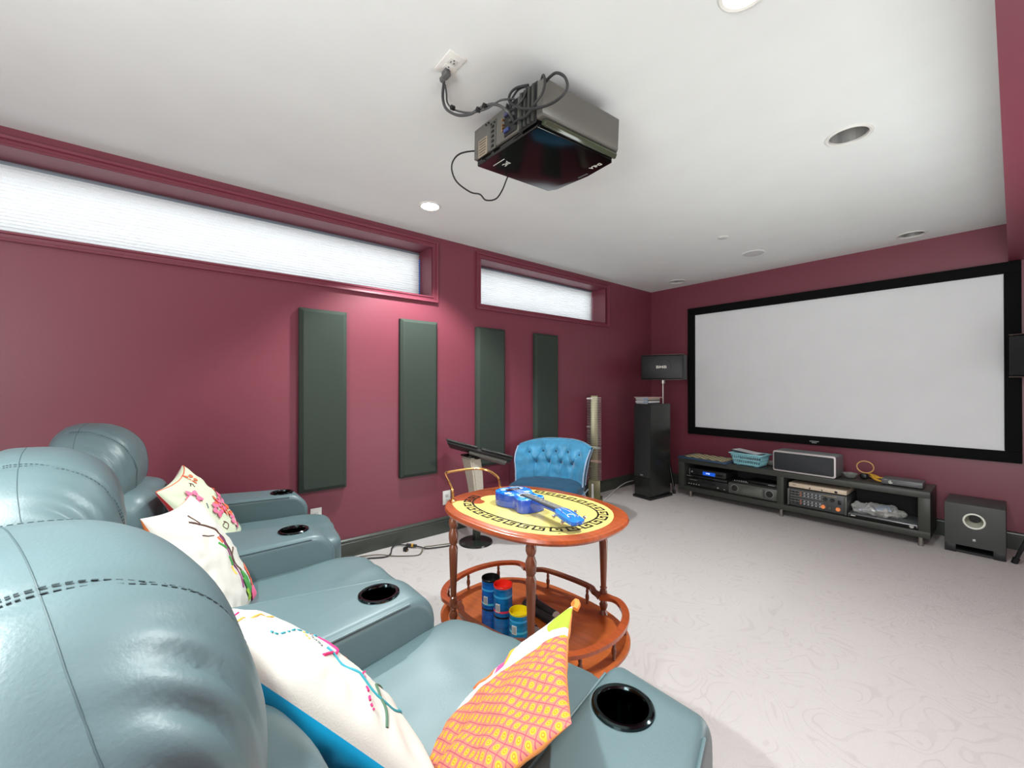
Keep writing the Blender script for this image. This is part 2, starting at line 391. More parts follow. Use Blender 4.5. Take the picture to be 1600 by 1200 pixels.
# vent columns on the connector side (right end)
b = B()
for i in range(4): b.box((.115+.024*i, -pl/2-.004, .002), (.013, .016, ph*.78), .003)
b.obj('vent_ribs', mat('vent_grey', (52, 54, 50), .5), pj)
b = B(); b.box((.15, -pl/2+.0005, .002), (.105, .004, ph*.86), .002); b.obj('vent_panel', black_m, pj)
# terminal recess and sockets
b = B(); b.box((.04, -pl/2-.001, .01), (.085, .006, .12), .004); rec = b.obj('terminal_panel', satin_m, pj)
for (x, z, w, h, c) in ((.02, .035, .03, .018, (84, 84, 120)), (.06, .035, .024, .012, (150, 150, 150)), (.06, .015, .024, .012, (150, 150, 150)), (.055, -.005, .03, .012, (60, 62, 60)), (.02, -.03, .034, .014, (70, 84, 140))):
    B().box((x, -pl/2-.007, z), (w, .010, h), .0015).obj('socket', mat('socket_%d%d' % (c[0], c[2]), c, .3, metal=.5), rec)
b = B()
for z, c in ((.0, 0), (-.012, 0), (-.024, 0), (.02, 0)): b.cyl((-.005, -pl/2-.002, z), (-.005, -pl/2-.012, z), .004, n=12)
b.obj('jack', brass_m, rec)
# control pad: recessed strip with buttons
b = B(); b.box((-.085, -pl/2-.0005, -.005), (.045, .004, .12), .003); cp = b.obj('control_strip', mat('strip_grey', (80, 80, 74), .4), pj)
for i in range(5): B().box((-.085, -pl/2-.004, -.05+.02*i), (.018, .005, .009), .002).obj('button', black_m, cp)
for dx, dz in ((-.012, .055), (.012, .055)): B().box((-.085+dx, -pl/2-.004, dz-.012), (.008, .005, .008), .002).obj('button', black_m, cp)
b = B(); b.box((-.165, -pl/2-.0005, -.025), (.07, .003, .075), .001); st = b.obj('rating_sticker', mat('sticker_tan', (150, 138, 118), .5), pj)
b = B()
for i in range(6): b.box((-.165, -pl/2-.0025, .004-.0115*i), (.056-.006*(i % 3), .0012, .0035))
b.obj('print_lines', mat('print_brown', (88, 78, 66), .6), st, smooth=0)
for x, z in ((-.14, .06), (-.12, .06)): B().cyl((x, -pl/2+.001, z), (x, -pl/2-.005, z), .004, n=10).obj('screw', black_m, pj)
DOWN = Matrix.Rotation(pi, 4, 'X')
text('maker_lettering', 'JVC', .028, letter_m, pj, Matrix.Translation((-.115, -.145, -ph/2-.0008)) @ Matrix.Rotation(pi, 4, 'Z') @ DOWN, bold=.0003)
b = B(); b.box((-.125, -.178, -ph/2-.0005), (.085, .003, .001)); b.obj('print_line', letter_m, pj, smooth=0)
text('badge_lettering', 'D-ILA', .026, letter_m, pj, Matrix.Translation((.125, .175, -ph/2-.0008)) @ Matrix.Rotation(pi, 4, 'Z') @ DOWN, bold=.0003)
b = B(); b.box((.02, .205, -ph/2-.0005), (.06, .009, .001)); b.obj('print_line', mat('dim_print', (90, 90, 90), .4), pj, smooth=0)
for sx in (-1, 1):
    for sy in (-1, 1): B().cyl((sx*.15, sy*.15, ph/2-.01), (sx*.15, sy*.15, ph/2+.018), .014, n=16).obj('foot', rubber_m, pj)
# ceiling mount
t = thing('projector_mount', 'black ceiling bracket carrying the projector', 'bracket', (1.709, -3.58, H))
b = B(); b.box((0, 0, -.004), (.24, .24, .008), .002); b.obj('ceiling_plate', satin_m, t)
b = B(); b.cyl((0, 0, -.008), (0, 0, -.05), .03); b.box((0, 0, -.045), (.30, .04, .008), .002); b.box((0, 0, -.045), (.04, .30, .008), .002); b.obj('bracket_arms', satin_m, t)
def cable(name, lab, pts, r, m=None, cat='cable', group=None, closed=False, n=8):
    b = B(); b.tube(pts, r, n, 7, closed); return tag(b.obj(name, m or rubber_m), lab, cat, group)
greyc = mat('dark_grey_cable', (70, 71, 72), .45)
cable('video_cable', 'thicker grey cable drooping from the ceiling outlet plate to the projector', [(1.612, -4.035, 2.437), (1.575, -4.02, 2.425), (1.522, -3.993, 2.41), (1.512, -3.970, 2.380), (1.561, -3.947, 2.339), (1.621, -3.923, 2.323), (1.678, -3.900, 2.333), (1.731, -3.877, 2.325), (1.775, -3.853, 2.285), (1.765, -3.812, 2.27)], .0058, greyc)
c = cable('power_cable', 'thin power cord with moulded plug hanging from the ceiling outlet', [(1.600, -4.028, 2.405), (1.568, -4.003, 2.40), (1.533, -3.976, 2.39), (1.549, -3.949, 2.365), (1.618, -3.921, 2.331), (1.691, -3.894, 2.320), (1.75, -3.867, 2.335), (1.78, -3.82, 2.345)], .0036, greyc)
b = B(); b.box((0, 0, 0), (.030, .024, .026), .004); b.box((-.022, 0, -.004), (.024, .016, .018), .004); b.T = Matrix(); po = b.obj('plug', mat('plug_grey', (88, 88, 88), .5), c); po.location = (1.637, -4.045, 2.418); po.rotation_euler = (0, -.2, .15)
for q in ((1.548, -3.962, 2.37), (1.69, -3.90, 2.33), (1.66, -3.91, 2.326)):
    b = B(); b.cyl((q[0], q[1]-.008, q[2]), (q[0], q[1]+.008, q[2]), .0095, n=10); b.obj('cable_tie', black_m, c)
cable('looped_cable', 'black cable looping up from the projector sockets over its vent corner', [(1.75, -3.80, 2.265), (1.805, -3.83, 2.245), (1.866, -3.835, 2.230), (1.910, -3.84, 2.243), (1.949, -3.835, 2.265), (1.960, -3.83, 2.304), (1.945, -3.822, 2.342), (1.925, -3.812, 2.343), (1.91, -3.80, 2.32)], .0050, rubber_m)
cable('coiled_cable', 'black cable making a wide loop around the right side of the projector', [(1.93, -3.80, 2.335), (1.980, -3.82, 2.320), (2.016, -3.825, 2.308), (2.057, -3.83, 2.267), (2.074, -3.835, 2.222), (2.055, -3.84, 2.201), (2.002, -3.84, 2.202), (1.922, -3.84, 2.226), (1.834, -3.84, 2.273), (1.771, -3.838, 2.330), (1.770, -3.836, 2.362), (1.80, -3.83, 2.372), (1.86, -3.82, 2.355)], .0050, rubber_m)
cable('coiled_cable', 'bundle of thin black wires coiled at the projector terminal panel', [(1.72, -3.81, 2.36), (1.74, -3.83, 2.32), (1.79, -3.84, 2.29), (1.84, -3.83, 2.31), (1.85, -3.82, 2.35), (1.80, -3.82, 2.37), (1.75, -3.82, 2.345), (1.77, -3.83, 2.31)], .004, rubber_m)
cable('hanging_cable', 'thin black cable hanging in a long loop off the left side of the projector', [(1.478, -3.74, 2.30), (1.452, -3.80, 2.29), (1.45, -3.865, 2.255), (1.45, -3.90, 2.21), (1.45, -3.905, 2.165), (1.45, -3.877, 2.123), (1.45, -3.808, 2.101), (1.45, -3.755, 2.106), (1.45, -3.72, 2.089), (1.45, -3.662, 2.112), (1.45, -3.623, 2.165), (1.455, -3.595, 2.234), (1.478, -3.58, 2.28)], .0036, rubber_m)
# ================================================================ BACK WALL
sc = thing('projection_screen', 'wide fixed projection screen in a black velvet frame on the end wall', 'screen', (1.787, -.0, 1.395))
x0, x1, z0, z1 = .5121, 3.0616, .6437, 2.1459; cx, cz = 1.787, 1.395; fw = .085
b = B()
for (c, s) in (((cx, z1-fw/2), (x1-x0, fw)), ((cx, z0+fw/2), (x1-x0, fw)), ((x0+fw/2, cz), (fw, z1-z0-2*fw)), ((x1-fw/2, cz), (fw, z1-z0-2*fw))):
    b.box((c[0]-cx, -.022, c[1]-cz), (s[0], .036, s[1]), .006)
b.obj('frame', velvetb_m, sc)
B().box((0, -.012, 0), (x1-x0-2*fw+.02, .008, z1-z0-2*fw+.02)).obj('screen_surface', screen_m, sc, smooth=0)
b = B(); b.box((0, -.0405, z0+fw*.42-cz), (.075, .001, .008)); b.box((0, -.0405, z0+fw*.26-cz), (.04, .001, .008)); b.obj('maker_badge', mat('badge_grey', (150, 158, 160), .4), sc, smooth=0)
# karaoke loudspeakers on tripod stands
def big_speaker(lab, x, y, z, rz):
    t = thing('loudspeaker', lab, 'speaker', (x, y, z), rz, 'wide black loudspeakers on tripod stands')
    w, d, h = .47, .26, .29
    B().box((0, .01, h/2), (w, d, h), .012).obj('cabinet', satin_m, t)
    b = B(); b.box((0, -d/2-.006, h/2), (w-.024, .036, h-.028), .008); b.obj('grille', mat('grille_mesh', (26, 28, 29), .35, bump=.5, bscale=700), t)
    b = B(); b.tube([(.105*cos(a*pi/12), -d/2-.0245, h/2+.105*sin(a*pi/12)) for a in range(24)], .003, 6, 1, True); b.obj('woofer_ring', mat('ring_grey', (50, 50, 48), .4), t)
    for s in (-1, 1):
        B().box((0, -d/2+.0, h/2+s*(h/2-.003)), (w*.97, .03, .005), .002).obj('trim_strip', mat('trim_bronze', (120, 100, 92), .3, metal=.6), t)
    text('maker_lettering', 'BMB', .042, letter_m, t, Matrix.Translation((0, -d/2-.0268, h/2)) @ Matrix.Scale(1.45, 4, (1, 0, 0)) @ FRONT, bold=.0009)
    return t
big_speaker('black loudspeaker with pale letters, on the stand behind the tower speaker', .425, -.42, 1.285, radians(20))
big_speaker('black loudspeaker cut by the right edge of the picture', 3.27, -.46, 1.275, radians(-28))
def stand(lab, x, y, top, feet):
    t = thing('speaker_stand', lab, 'speaker stand', (x, y, 0), 0, 'tripod speaker stands')
    b = B(); b.cyl((0, 0, .1), (0, 0, .8), .0175); b.obj('lower_pole', black_m, t)
    b = B(); b.cyl((0, 0, .75), (0, 0, top-.03), .009); b.obj('upper_pole', steel_m, t)
    b = B(); b.cyl((0, 0, .78), (0, 0, .84), .024); b.cyl((0, 0, top-.04), (0, 0, top), .026); b.obj('collar', steel_m, t)
    for fx, fy in feet:
        b = B(); b.tube([(0, 0, .70), (fx*.5, fy*.5, .38), (fx, fy, .018)], .0115, 10, 1); l = b.obj('leg', black_m, t)
        B().cyl((fx*.97, fy*.97, .04), (fx*1.02, fy*1.02, .001), .018, .016).obj('rubber_foot', black_m, l)
        b = B(); b.tube([(0, 0, .25), (fx*.55, fy*.55, .345)], .006, 8, 1); b.obj('brace', black_m, t)
    return t
stand('black tripod stand behind the tower speaker, left of the media console', .40, -.40, 1.285, ((.17, -.055), (-.22, -.2), (-.02, .27)))
stand('black tripod stand right of the subwoofer at the picture edge', 3.25, -.44, 1.275, ((-.225, .05), (.2, -.2), (.1, .28)))
# tower speaker
t = thing('tower_speaker', 'tall black floor-standing tower speaker with a cloth grille', 'speaker', (.472, -.735, 0), radians(-5))
B().box((0, 0, .525), (.205, .35, .99), .004).obj('cabinet', shiny_m, t)
B().box((0, 0, .016), (.235, .385, .026), .005).obj('plinth', black_m, t)
B().box((0, -.180, .625), (.198, .018, .785), .006).obj('grille', spk_m, t)
B().box((0, -.178, .125), (.198, .008, .20), .002).obj('lower_front_panel', shiny_m, t)
b = B(); b.box((0, -.190, .255), (.035, .002, .008), .0006); b.obj('badge', silver_m, t)
B().cyl((.03, -.189, .87), (.03, -.191, .87), .006).obj('grille_stud', satin_m, t)
TS = t
# disc cases stacked on the tower
z = 1.021
for nm, lab, w, d, h, c, dx, rz in (
        ('disc_case', 'dark disc case at the bottom of the stack on the tower speaker', .165, .2, .014, (45, 50, 62), 0, 0),
        ('disc_case', 'white-edged disc case just above the dark one on the tower speaker', .17, .2, .016, (225, 226, 224), -.004, .03),
        ('disc_case', 'thin dark grey disc case in the middle of the stack on the tower speaker', .165, .195, .012, (70, 72, 70), .0, -.02),
        ('disc_case', 'beige and pale blue disc case second from the top of the stack', .172, .2, .022, (170, 155, 140), -.003, .02),
        ('magazine', 'thin pinkish booklet lying on top of the disc cases', .20, .24, .009, (190, 160, 148), .01, -.06)):
    q = thing(nm, lab, 'case' if nm == 'disc_case' else 'booklet', (.455+dx, -.80, z), radians(-5)+rz)
    B().box((0, 0, h/2), (w, d, h), .0015).obj('cover', mat('cover_%d' % c[0], c, .35), q)
    B().box((.0, .0, h/2), (w*.9, d+.001, h*.55)).obj('insert', mat('paper_white', (205, 208, 212), .7), q, smooth=0)
    if nm == 'disc_case' and h > .015: B().box((w*.30, -d/2-.0006, h/2), (w*.38, .001, h*.8)).obj('spine_label', mat('spine_blue', (150, 170, 195), .5), q, smooth=0)
    z += h+.0006
# ================================================================ MEDIA CONSOLE
X0, X1, Y0, Y1, Z0, Z1 = .632, 2.622, -.475, -.085, .068, .418
mc = thing('media_console', 'long low dark media console with two open bays under the screen', 'tv stand', ((X0+X1)/2, (Y0+Y1)/2, 0)); ox, oy = (X0+X1)/2, (Y0+Y1)/2
dd = Y1-Y0; TH = .048
B().box((0, 0, Z1-TH/2), (X1-X0, dd, TH), .0015).obj('top_board', cons_m, mc)
B().box((0, 0, Z0+TH/2), (X1-X0, dd, TH), .0015).obj('bottom_board', cons_m, mc)
for xx in (X0+.033, X1-.033): B().box((xx-ox, 0, (Z0+Z1)/2), (.066, dd, Z1-Z0-2*TH), .001).obj('side_panel', cons_m, mc)
B().box((1.633-ox, 0, (Z0+Z1)/2), (.055, dd, Z1-Z0-2*TH), .001).obj('divider', cons_m, mc)
B().box((0, dd/2-.006, (Z0+Z1)/2), (X1-X0-.14, .008, Z1-Z0-2*TH)).obj('back_panel', mat('console_back', (34, 32, 34), .8), mc, smooth=0)
for xx in (X0+.125, 1.633, X1-.055):
    for yy in (Y0+.03, Y1-.05): B().cyl((xx-ox, yy-oy, 0), (xx-ox, yy-oy, Z0), .015, n=20).obj('leg', steel_m, mc)
zt = Z1; zb = Z0+TH
dev_m = mat('device_black', (30, 31, 30), .35); devs_m = mat('device_silver', (95, 97, 92), .35, metal=.4)
def dev(name, lab, cat, x0, x1, y0, dep, z, h, m=dev_m, group=None):
    t = thing(name, lab, cat, ((x0+x1)/2, y0+dep/2, z), 0, group); w = x1-x0
    B().box((0, 0, h/2+.004), (w, dep, h-.008), .004).obj('casing', m, t)
    b = B()
    for sx in (-1, 1):
        for sy in (-1, 1): b.cyl((sx*w*.4, sy*dep*.38, 0), (sx*w*.4, sy*dep*.38, .006), .012, n=12)
    b.obj('feet', black_m, t)
    return t, w, dep, h
def knob(t, x, y, z, r, m, d=.012, name='knob'): return B().cyl((x, y, z), (x, y-d, z), r, r*.9, 20).obj(name, m, t)
# left bay, left half
t, w, d, h = dev('av_receiver', 'black receiver at the bottom of the left bay, under the slim player', 'receiver', .71, 1.15, -.44, .31, zb, .095)
for i in range(5): knob(t, -w*.44+.028*i, -d/2, .03, .006, silver_m, .006, 'button')
b = B(); b.box((0, -d/2-.001, .062), (w*.42, .003, .02)); b.obj('display_window', gloss_m, t, smooth=0)
b = B(); b.box((-w*.33, -d/2-.001, .075), (w*.18, .002, .004)); b.obj('print_line', mat('dim_letter', (140, 140, 135), .5), t, smooth=0)
knob(t, .12, -d/2, .035, .008, silver_m, .01); knob(t, .185, -d/2, .03, .006, silver_m, .006, 'button')
zq = zb+.0955
t, w, d, h = dev('disc_player', 'slim black disc player sandwiched between two receivers in the left bay', 'player', .705, 1.145, -.45, .3, zq, .032)
B().box((-.02, -d/2-.001, .016), (w*.5, .003, .008)).obj('disc_tray', gloss_m, t); B().box((-w*.42, -d/2-.001, .02), (.05, .002, .004)).obj('print_line', mat('dim_letter', (140, 140, 135), .5), t, smooth=0)
zq += .0325
t, w, d, h = dev('receiver', 'small black receiver with a glowing blue display, top left in the console', 'receiver', .74, 1.13, -.44, .28, zq, .072)
B().box((.02, -d/2-.001, .036), (.13, .003, .036)).obj('display', mat('blue_display', (12, 60, 150), .2, emit=((30, 110, 255), .5)), t, smooth=0)
text('display_digits', 'HDMI', .017, mat('display_glow', (220, 235, 255), .4, emit=((220, 235, 255), .7)), t, Matrix.Translation((.01, -d/2-.0032, .038)) @ FRONT, bold=.0004)
knob(t, -w*.42, -d/2, .036, .009, silver_m, .006, 'button'); B().box((.135, -d/2-.001, .036), (.07, .003, .012)).obj('button_bar', gloss_m, t)
B().box((-w/2+.003, -d/2-.001, .036), (.003, .003, .06)).obj('edge_trim', silver_m, t, smooth=0)
# left bay, right half
t, w, d, h = dev('stereo_amplifier', 'dark silver amplifier with two large round dials, right part of the left bay', 'amplifier', 1.155, 1.595, -.445, .31, zb, .118, devs_m)
for s in (-1, 1):
    k = B().lathe([(0, .014), (.026, .014), (.029, .011), (.03, 0)], 28, Matrix.Translation((s*w*.36, -d/2-.001, .066)) @ Matrix.Rotation(pi/2, 4, 'X')).obj('dial', dev_m, t)
    b = B(); b.tube([(s*w*.36+.034*cos(a*pi/12), -d/2-.001, .066+.034*sin(a*pi/12)) for a in range(24)], .002, 6, 1, True); b.obj('dial_ring', silver_m, t)
B().box((.0, -d/2-.001, .062), (w*.42, .002, .075), .001).obj('front_flap', mat('flap_silver', (120, 123, 116), .25, metal=.6), t)
B().box((w*.25, -d/2-.002, .062), (.003, .003, .08)).obj('flap_seam', black_m, t, smooth=0)
t, w, d, h = dev('slim_box', 'flat dark box lying on the amplifier at the back of the left bay', 'player', 1.30, 1.585, -.36, .2, zb+.119, .03)
B().box((.08, -d/2-.001, .015), (.06, .002, .006)).obj('print_line', silver_m, t, smooth=0)
t = thing('remote_control', 'black remote lying on the dial amplifier, in front of the slim box', 'remote control', (1.25, -.39, zb+.119), .25)
B().box((0, 0, .009), (.15, .04, .018), .005).obj('body', black_m, t)
b = B(); [b.box((-.05+.02*i, -.008+.016*j, .019), (.009, .007, .003), .001) for i in range(6) for j in range(2)]; b.obj('button', silver_m, t)
# right bay: karaoke mixer amp
t, w, d, h = dev('mixer_amplifier', 'grey karaoke mixing amplifier covered in small knobs, left of the right bay', 'amplifier', 1.69, 2.125, -.452, .33, zb, .165, mat('mixer_grey', (66, 68, 68), .4))
for s in (-1, 1): B().box((s*(w/2-.008), -d/2-.008, .085), (.016, .03, .15), .004).obj('rack_ear', devs_m, t)
km = mat('knob_light', (165, 172, 176), .4); kr = mat('knob_rust', (190, 110, 80), .4); ko = mat('knob_amber', (240, 150, 90), .4, emit=((255, 130, 60), .15))
kmesh = {}
for r in range(5):
    for cidx in range(8):
        if r == 2: continue
        x = -w*.43+.029*cidx+.012; zz = .135-.024*r
        kk_ = 2 if cidx == 2 else 1 if cidx > 1 else 3
        if kk_ not in kmesh: kmesh[kk_] = o_ = B().cyl((0, 0, 0), (0, -.010, 0), .0072, .006, 10).obj('knob', (None, km, kr, dev_m)[kk_], t)
        else: o_ = kmesh[kk_].copy(); COL.objects.link(o_)
        o_.location = (x, -d/2, zz)
b = B()
for r in range(5): b.box((-.075, -d/2-.001, .147-.024*r), (.25, .001, .0016))
b.obj('print_line', silver_m, t, smooth=0)
for x in (.065, .115): knob(t, x, -d/2, .115, .015, dev_m, .014, 'dial')
B().box((.09, -d/2-.001, .145), (.11, .001, .004)).obj('print_line', mat('print_tan', (170, 150, 110), .5), t, smooth=0)
B().box((.165, -d/2-.002, .105), (.022, .004, .035), .001).obj('power_switch', black_m, t)
for x in (.05, .155): knob(t, x, -d/2, .045, .017, ko, .012, 'lit_dial')
knob(t, .10, -d/2, .045, .013, devs_m, .012, 'dial')
t, w, d, h = dev('slim_box', 'flat cream-fronted box on top of the karaoke mixing amplifier', 'player', 1.695, 2.12, -.45, .3, zb+.166, .046, mat('cream_metal', (205, 188, 165), .4))
knob(t, -.05, -d/2, .02, .006, dev_m, .006, 'button'); knob(t, .04, -d/2, .02, .005, dev_m, .006, 'button'); B().box((.14, -d/2-.001, .022), (.02, .004, .018), .001).obj('switch', dev_m, t)
B().box((-.17, -d/2-.001, .03), (.03, .001, .004)).obj('print_line', dev_m, t, smooth=0)
t, w, d, h = dev('disc_player', 'thin silver disc player on the floor of the right bay, under the plastic bag', 'player', 2.13, 2.552, -.455, .30, zb, .036, mat('player_grey', (120, 122, 124), .3, metal=.4))
B().box((0, -d/2-.001, .018), (w*.96, .003, .018)).obj('front_strip', gloss_m, t, smooth=0)
B().lathe([(0, .004), (.012, .004), (.014, 0)], 20, Matrix.Translation((w*.42, -d/2-.002, .019)) @ Matrix.Rotation(pi/2, 4, 'X')).obj('round_button', silver_m, t)
B().box((-w*.42, -d/2-.003, .02), (.03, .001, .006)).obj('print_line', letter_m, t, smooth=0)
# clear plastic bag with leaflet
bag_m = mat('clear_plastic_bag', (205, 205, 200), .15, spec=.8); 
bn = bag_m.node_tree; tp = bn.nodes.new('ShaderNodeBsdfTransparent'); ms = bn.nodes.new('ShaderNodeMixShader'); ms.inputs[0].default_value = .55
bn.links.new(tp.outputs[0], ms.inputs[1]); bn.links.new(bn.nodes['Principled BSDF'].outputs[0], ms.inputs[2]); bn.links.new(ms.outputs[0], bn.nodes['Material Output'].inputs[0])
t = thing('plastic_bag', 'crumpled clear plastic bag of papers on the thin disc player', 'bag', (2.30, -.33, zb+.037), .1)
def crump(c, nrm): return c+nrm*(.03*noise.noise(c*22)+.012*noise.noise(c*60))
b = B(); b.sq((0, 0, .034), (.155, .10, .032), 3, 12, crump); b.obj('film', bag_m, t, smooth=0)
B().box((-.02, -.01, .05), (.2, .13, .012), .002, rot=(.12, -.12, .1)).obj('booklet', mat('pale_blue_paper', (190, 200, 215), .6), t)
B().box((.03, .04, .045), (.16, .10, .02), .002, rot=(.3, .1, .3)).obj('grey_packet', mat('packet_grey', (110, 110, 115), .5), t)
# things on top of the console
t = thing('chess_board', 'folding chessboard with a blue border lying on the left end of the console', 'board game', (.90, -.31, zt), radians(-4))
bw, bd = .54, .36
B().box((0, 0, .008), (bw, bd, .016), .003).obj('board', mat('board_blue', (52, 78, 104), .4), t)
cr = mat('square_cream', (215, 208, 165), .5); br = mat('square_brown', (84, 66, 40), .5)
b = B(); b.box((0, 0, .0165), (bw*.84, bd*.80, .002)); b.obj('dark_field', br, t, smooth=0)
me0 = None
for i in range(10):
    for j in range(8):
        if (i+j) % 2:
            sx, sy = bw*.84/10, bd*.80/8
            if me0 is None:
                o = B().box((0, 0, 0), (sx*.98, sy*.98, .0016)).obj('square', cr, t, smooth=0); me0 = o
            else:
                o = me0.copy(); COL.objects.link(o)
            o.location = (-bw*.42+sx*(i+.5), -bd*.40+sy*(j+.5), .0184)
t = thing('storage_basket', 'small mint blue slotted plastic basket on the console', 'basket', (1.325, -.345, zt), radians(-4))
mint = mat('mint_blue_plastic', (140, 196, 205), .4)
def basket_side(bb, p0, p1, q0, q1, n):
    # p bottom edge, q top edge; rails and slats leave two rows of slots
    p0, p1, q0, q1 = map(Vector, (p0, p1, q0, q1))
    f = lambda u, v: (p0.lerp(p1, u)).lerp(q0.lerp(q1, u), v)
    for v0, v1 in ((0, .16), (.44, .54), (.82, 1)):
        bb.tube([f(0, (v0+v1)/2), f(1, (v0+v1)/2)], .0035, 6, 1)
        for vv in (v0+.02, v1-.02): bb.tube([f(0, vv), f(1, vv)], .0035, 6, 1)
    for i in range(n+1): bb.tube([f(i/n, 0), f(i/n, 1)], .0036, 6, 1)
b = B(); a, c2, hh = (.12, .075), (.145, .095), .115
lo = [(-a[0], -a[1], .012), (a[0], -a[1], .012), (a[0], a[1], .012), (-a[0], a[1], .012)]; hi = [(-c2[0], -c2[1], hh), (c2[0], -c2[1], hh), (c2[0], c2[1], hh), (-c2[0], c2[1], hh)]
for i in range(4): basket_side(b, lo[i], lo[(i+1) % 4], hi[i], hi[(i+1) % 4], 14 if i % 2 == 0 else 9)
b.obj('slotted_wall', mint, t)
b = B(); b.box((0, 0, .01), (2*a[0], 2*a[1], .006), .002)
for sx in (-1, 1): b.box((sx*.085, 0, .004), (.03, .13, .008), .002)
b.obj('base', mint, t)
b = B(); hh += .003
for (c, s) in (((0, -c2[1]), (2*c2[0]+.03, .022)), ((0, c2[1]), (2*c2[0]+.03, .022))): b.box((c[0], c[1], hh), (s[0], s[1], .012), .004)
for sx in (-1, 1): b.box((sx*(c2[0]+.004), 0, hh), (.03, 2*c2[1]+.02, .012), .004)
b.obj('rim', mint, t)
q = thing('disc_case', 'grey flat case sticking out of the mint basket', 'case', (1.30, -.34, zt+.122), radians(-12)); q.rotation_euler = (0, radians(5), radians(-12))
B().box((0, 0, .006), (.27, .14, .012), .002).obj('cover', mat('case_grey', (70, 76, 80), .3), q); B().box((.0, 0, .0135), (.25, .12, .002)).obj('insert', mat('paper_white', (205, 208, 212), .7), q, smooth=0)
cs = thing('centre_speaker', 'long black centre-channel speaker with silver rim on the console', 'speaker', (1.815, -.36, zt), radians(-2))
w, hgt = .485, .19
def rr(wd, ht, r, n=6):
    pts = []
    for cx_, cz_, a0 in ((wd/2-r, ht/2-r, 0), (-wd/2+r, ht/2-r, 90), (-wd/2+r, -ht/2+r, 180), (wd/2-r, -ht/2+r, 270)):
        pts += [(cx_+r*cos(radians(a0+90*i/n)), cz_+r*sin(radians(a0+90*i/n))) for i in range(n+1)]
    return pts
TF = Matrix.Translation((0, 0, hgt/2+.004)) @ FRONT
B().prism(rr(w, hgt, .02), -.10, .10, TF).obj('cabinet', mat('cabinet_silver', (120, 122, 124), .35, metal=.3), cs)
B().prism(rr(w, hgt, .02), .10, .112, TF, .004).obj('silver_rim', mat('rim_silver', (205, 200, 198), .3, metal=.5), cs)
B().prism(rr(w-.026, hgt-.03, .012), .108, .120, TF, .003).obj('grille', mat('grille_navy', (33, 36, 40), .6, bump=.4, bscale=900), cs)
B().box((0, 0, .002), (w*.8, .15, .005)).obj('rubber_base', black_m, cs, smooth=0)
gl = mat('clear_bowl_glass', (215, 220, 215), .06, spec=.8, trans=.75)
for x, y, lab in ((1.475, -.20, 'small clear glass bowl between the basket and the centre speaker'), (2.115, -.31, 'small clear glass bowl right of the centre speaker')):
    t = thing('glass_bowl', lab, 'bowl', (x, y, zt), 0, 'small glass bowls')
    B().lathe([(0, .002), (.025, .002), (.04, .012), (.056, .040), (.058, .043), (.053, .041), (.037, .016), (.02, .008), (0, .008)], 28).obj('bowl', gl, t)
    B().sq((.0, 0, .018), (.022, .018, .008), 2.5, 4).obj('contents', mat('dark_nuts', (70, 60, 55), .5), t)
yel = mat('yellow_cord', (215, 165, 50), .5)
t = thing('yellow_cable', 'yellow cable coiled on the console with one loop standing upright', 'cable', (2.25, -.27, zt))
b = B(); b.tube([(-.04+.056*cos(a*pi/8), .0, .105+.05*sin(a*pi/8)) for a in range(16)], .0045, 8, 4, True); b.obj('standing_loop', mat('tan_ring', (205, 160, 95), .4), t)
b = B()
for k in range(4): b.tube([(-.03+.01*k, .02-.01*k, .05), (.03, .0-.012*k, .045-.006*k), (.09, -.03+.008*k, .02+.006*k), (.14, -.035-.012*k, .012+.004*k), (.11, -.07, .008), (.04, -.03-.015*k, .02), (-.01, .0, .035)], .0035, 6, 5)
b.obj('coil', yel, t)
t = thing('microphone_clip', 'small black microphone holder propping up the yellow cable loop', 'clip', (2.20, -.26, zt))
b = B(); b.sq((0, 0, .025), (.028, .02, .025), 3, 6); b.cyl((.02, 0, .02), (.07, -.02, .02), .012, .009); b.obj('body', black_m, t)
t, w, d, h = dev('set_top_box', 'flat grey set-top box with a round white logo, right end of the console top', 'media box', 2.335, 2.575, -.40, .17, zt, .05, mat('box_grey', (92, 94, 95), .4))
b = B(); b.tube([(-w*.27+.011*cos(a*pi/8), -d/2-.001, .027+.011*sin(a*pi/8)) for a in range(3, 17)], .0025, 6, 1); b.cyl((-w*.27, -d/2, .027), (-w*.27, -d/2-.0015, .027), .0055, n=14); b.obj('round_logo', letter_m, t)
b = B(); b.box((.03, -d/2-.0008, .027), (.11, .001, .0022)); b.box((-w*.4, -d/2-.0008, .042), (.02, .001, .004)); b.obj('print_line', mat('dim_letter', (140, 140, 135), .5), t, smooth=0)
# ================================================================ SUBWOOFER
sw = thing('subwoofer', 'black cube subwoofer with a pale round bass port right of the console', 'speaker', (2.838, -.235, 0))
b = B(); b.box((0, 0, .208), (.295, .36, .30), .003); cab = b.obj('cabinet', mat('vinyl_black', (66, 68, 66), .55), sw)
cut = B().cyl((.0, -.30, .245), (0, -.06, .245), .030, n=32).obj('cutter', satin_m, sw, smooth=0)
b = B(); b.lathe([(.0505, 0), (.0505, .03), (.03, .09), (.03, .12)], 40, Matrix.Translation((0, -.181, .245)) @ Matrix.Rotation(-pi/2, 4, 'X')); cm2 = b
bpy.data.objects.remove(cut)
cut = B().cyl((0, -.2, .245), (0, -.04, .245), .0515, n=48).obj('cutter', satin_m, sw, smooth=0)
md = cab.modifiers.new('cut', 'BOOLEAN'); md.object = cut; md.solver = 'EXACT'; bpy.context.view_layer.update(); bake(cab); bpy.data.objects.remove(cut)
cm2.obj('port_horn', mat('port_cream', (205, 206, 190), .4), sw)
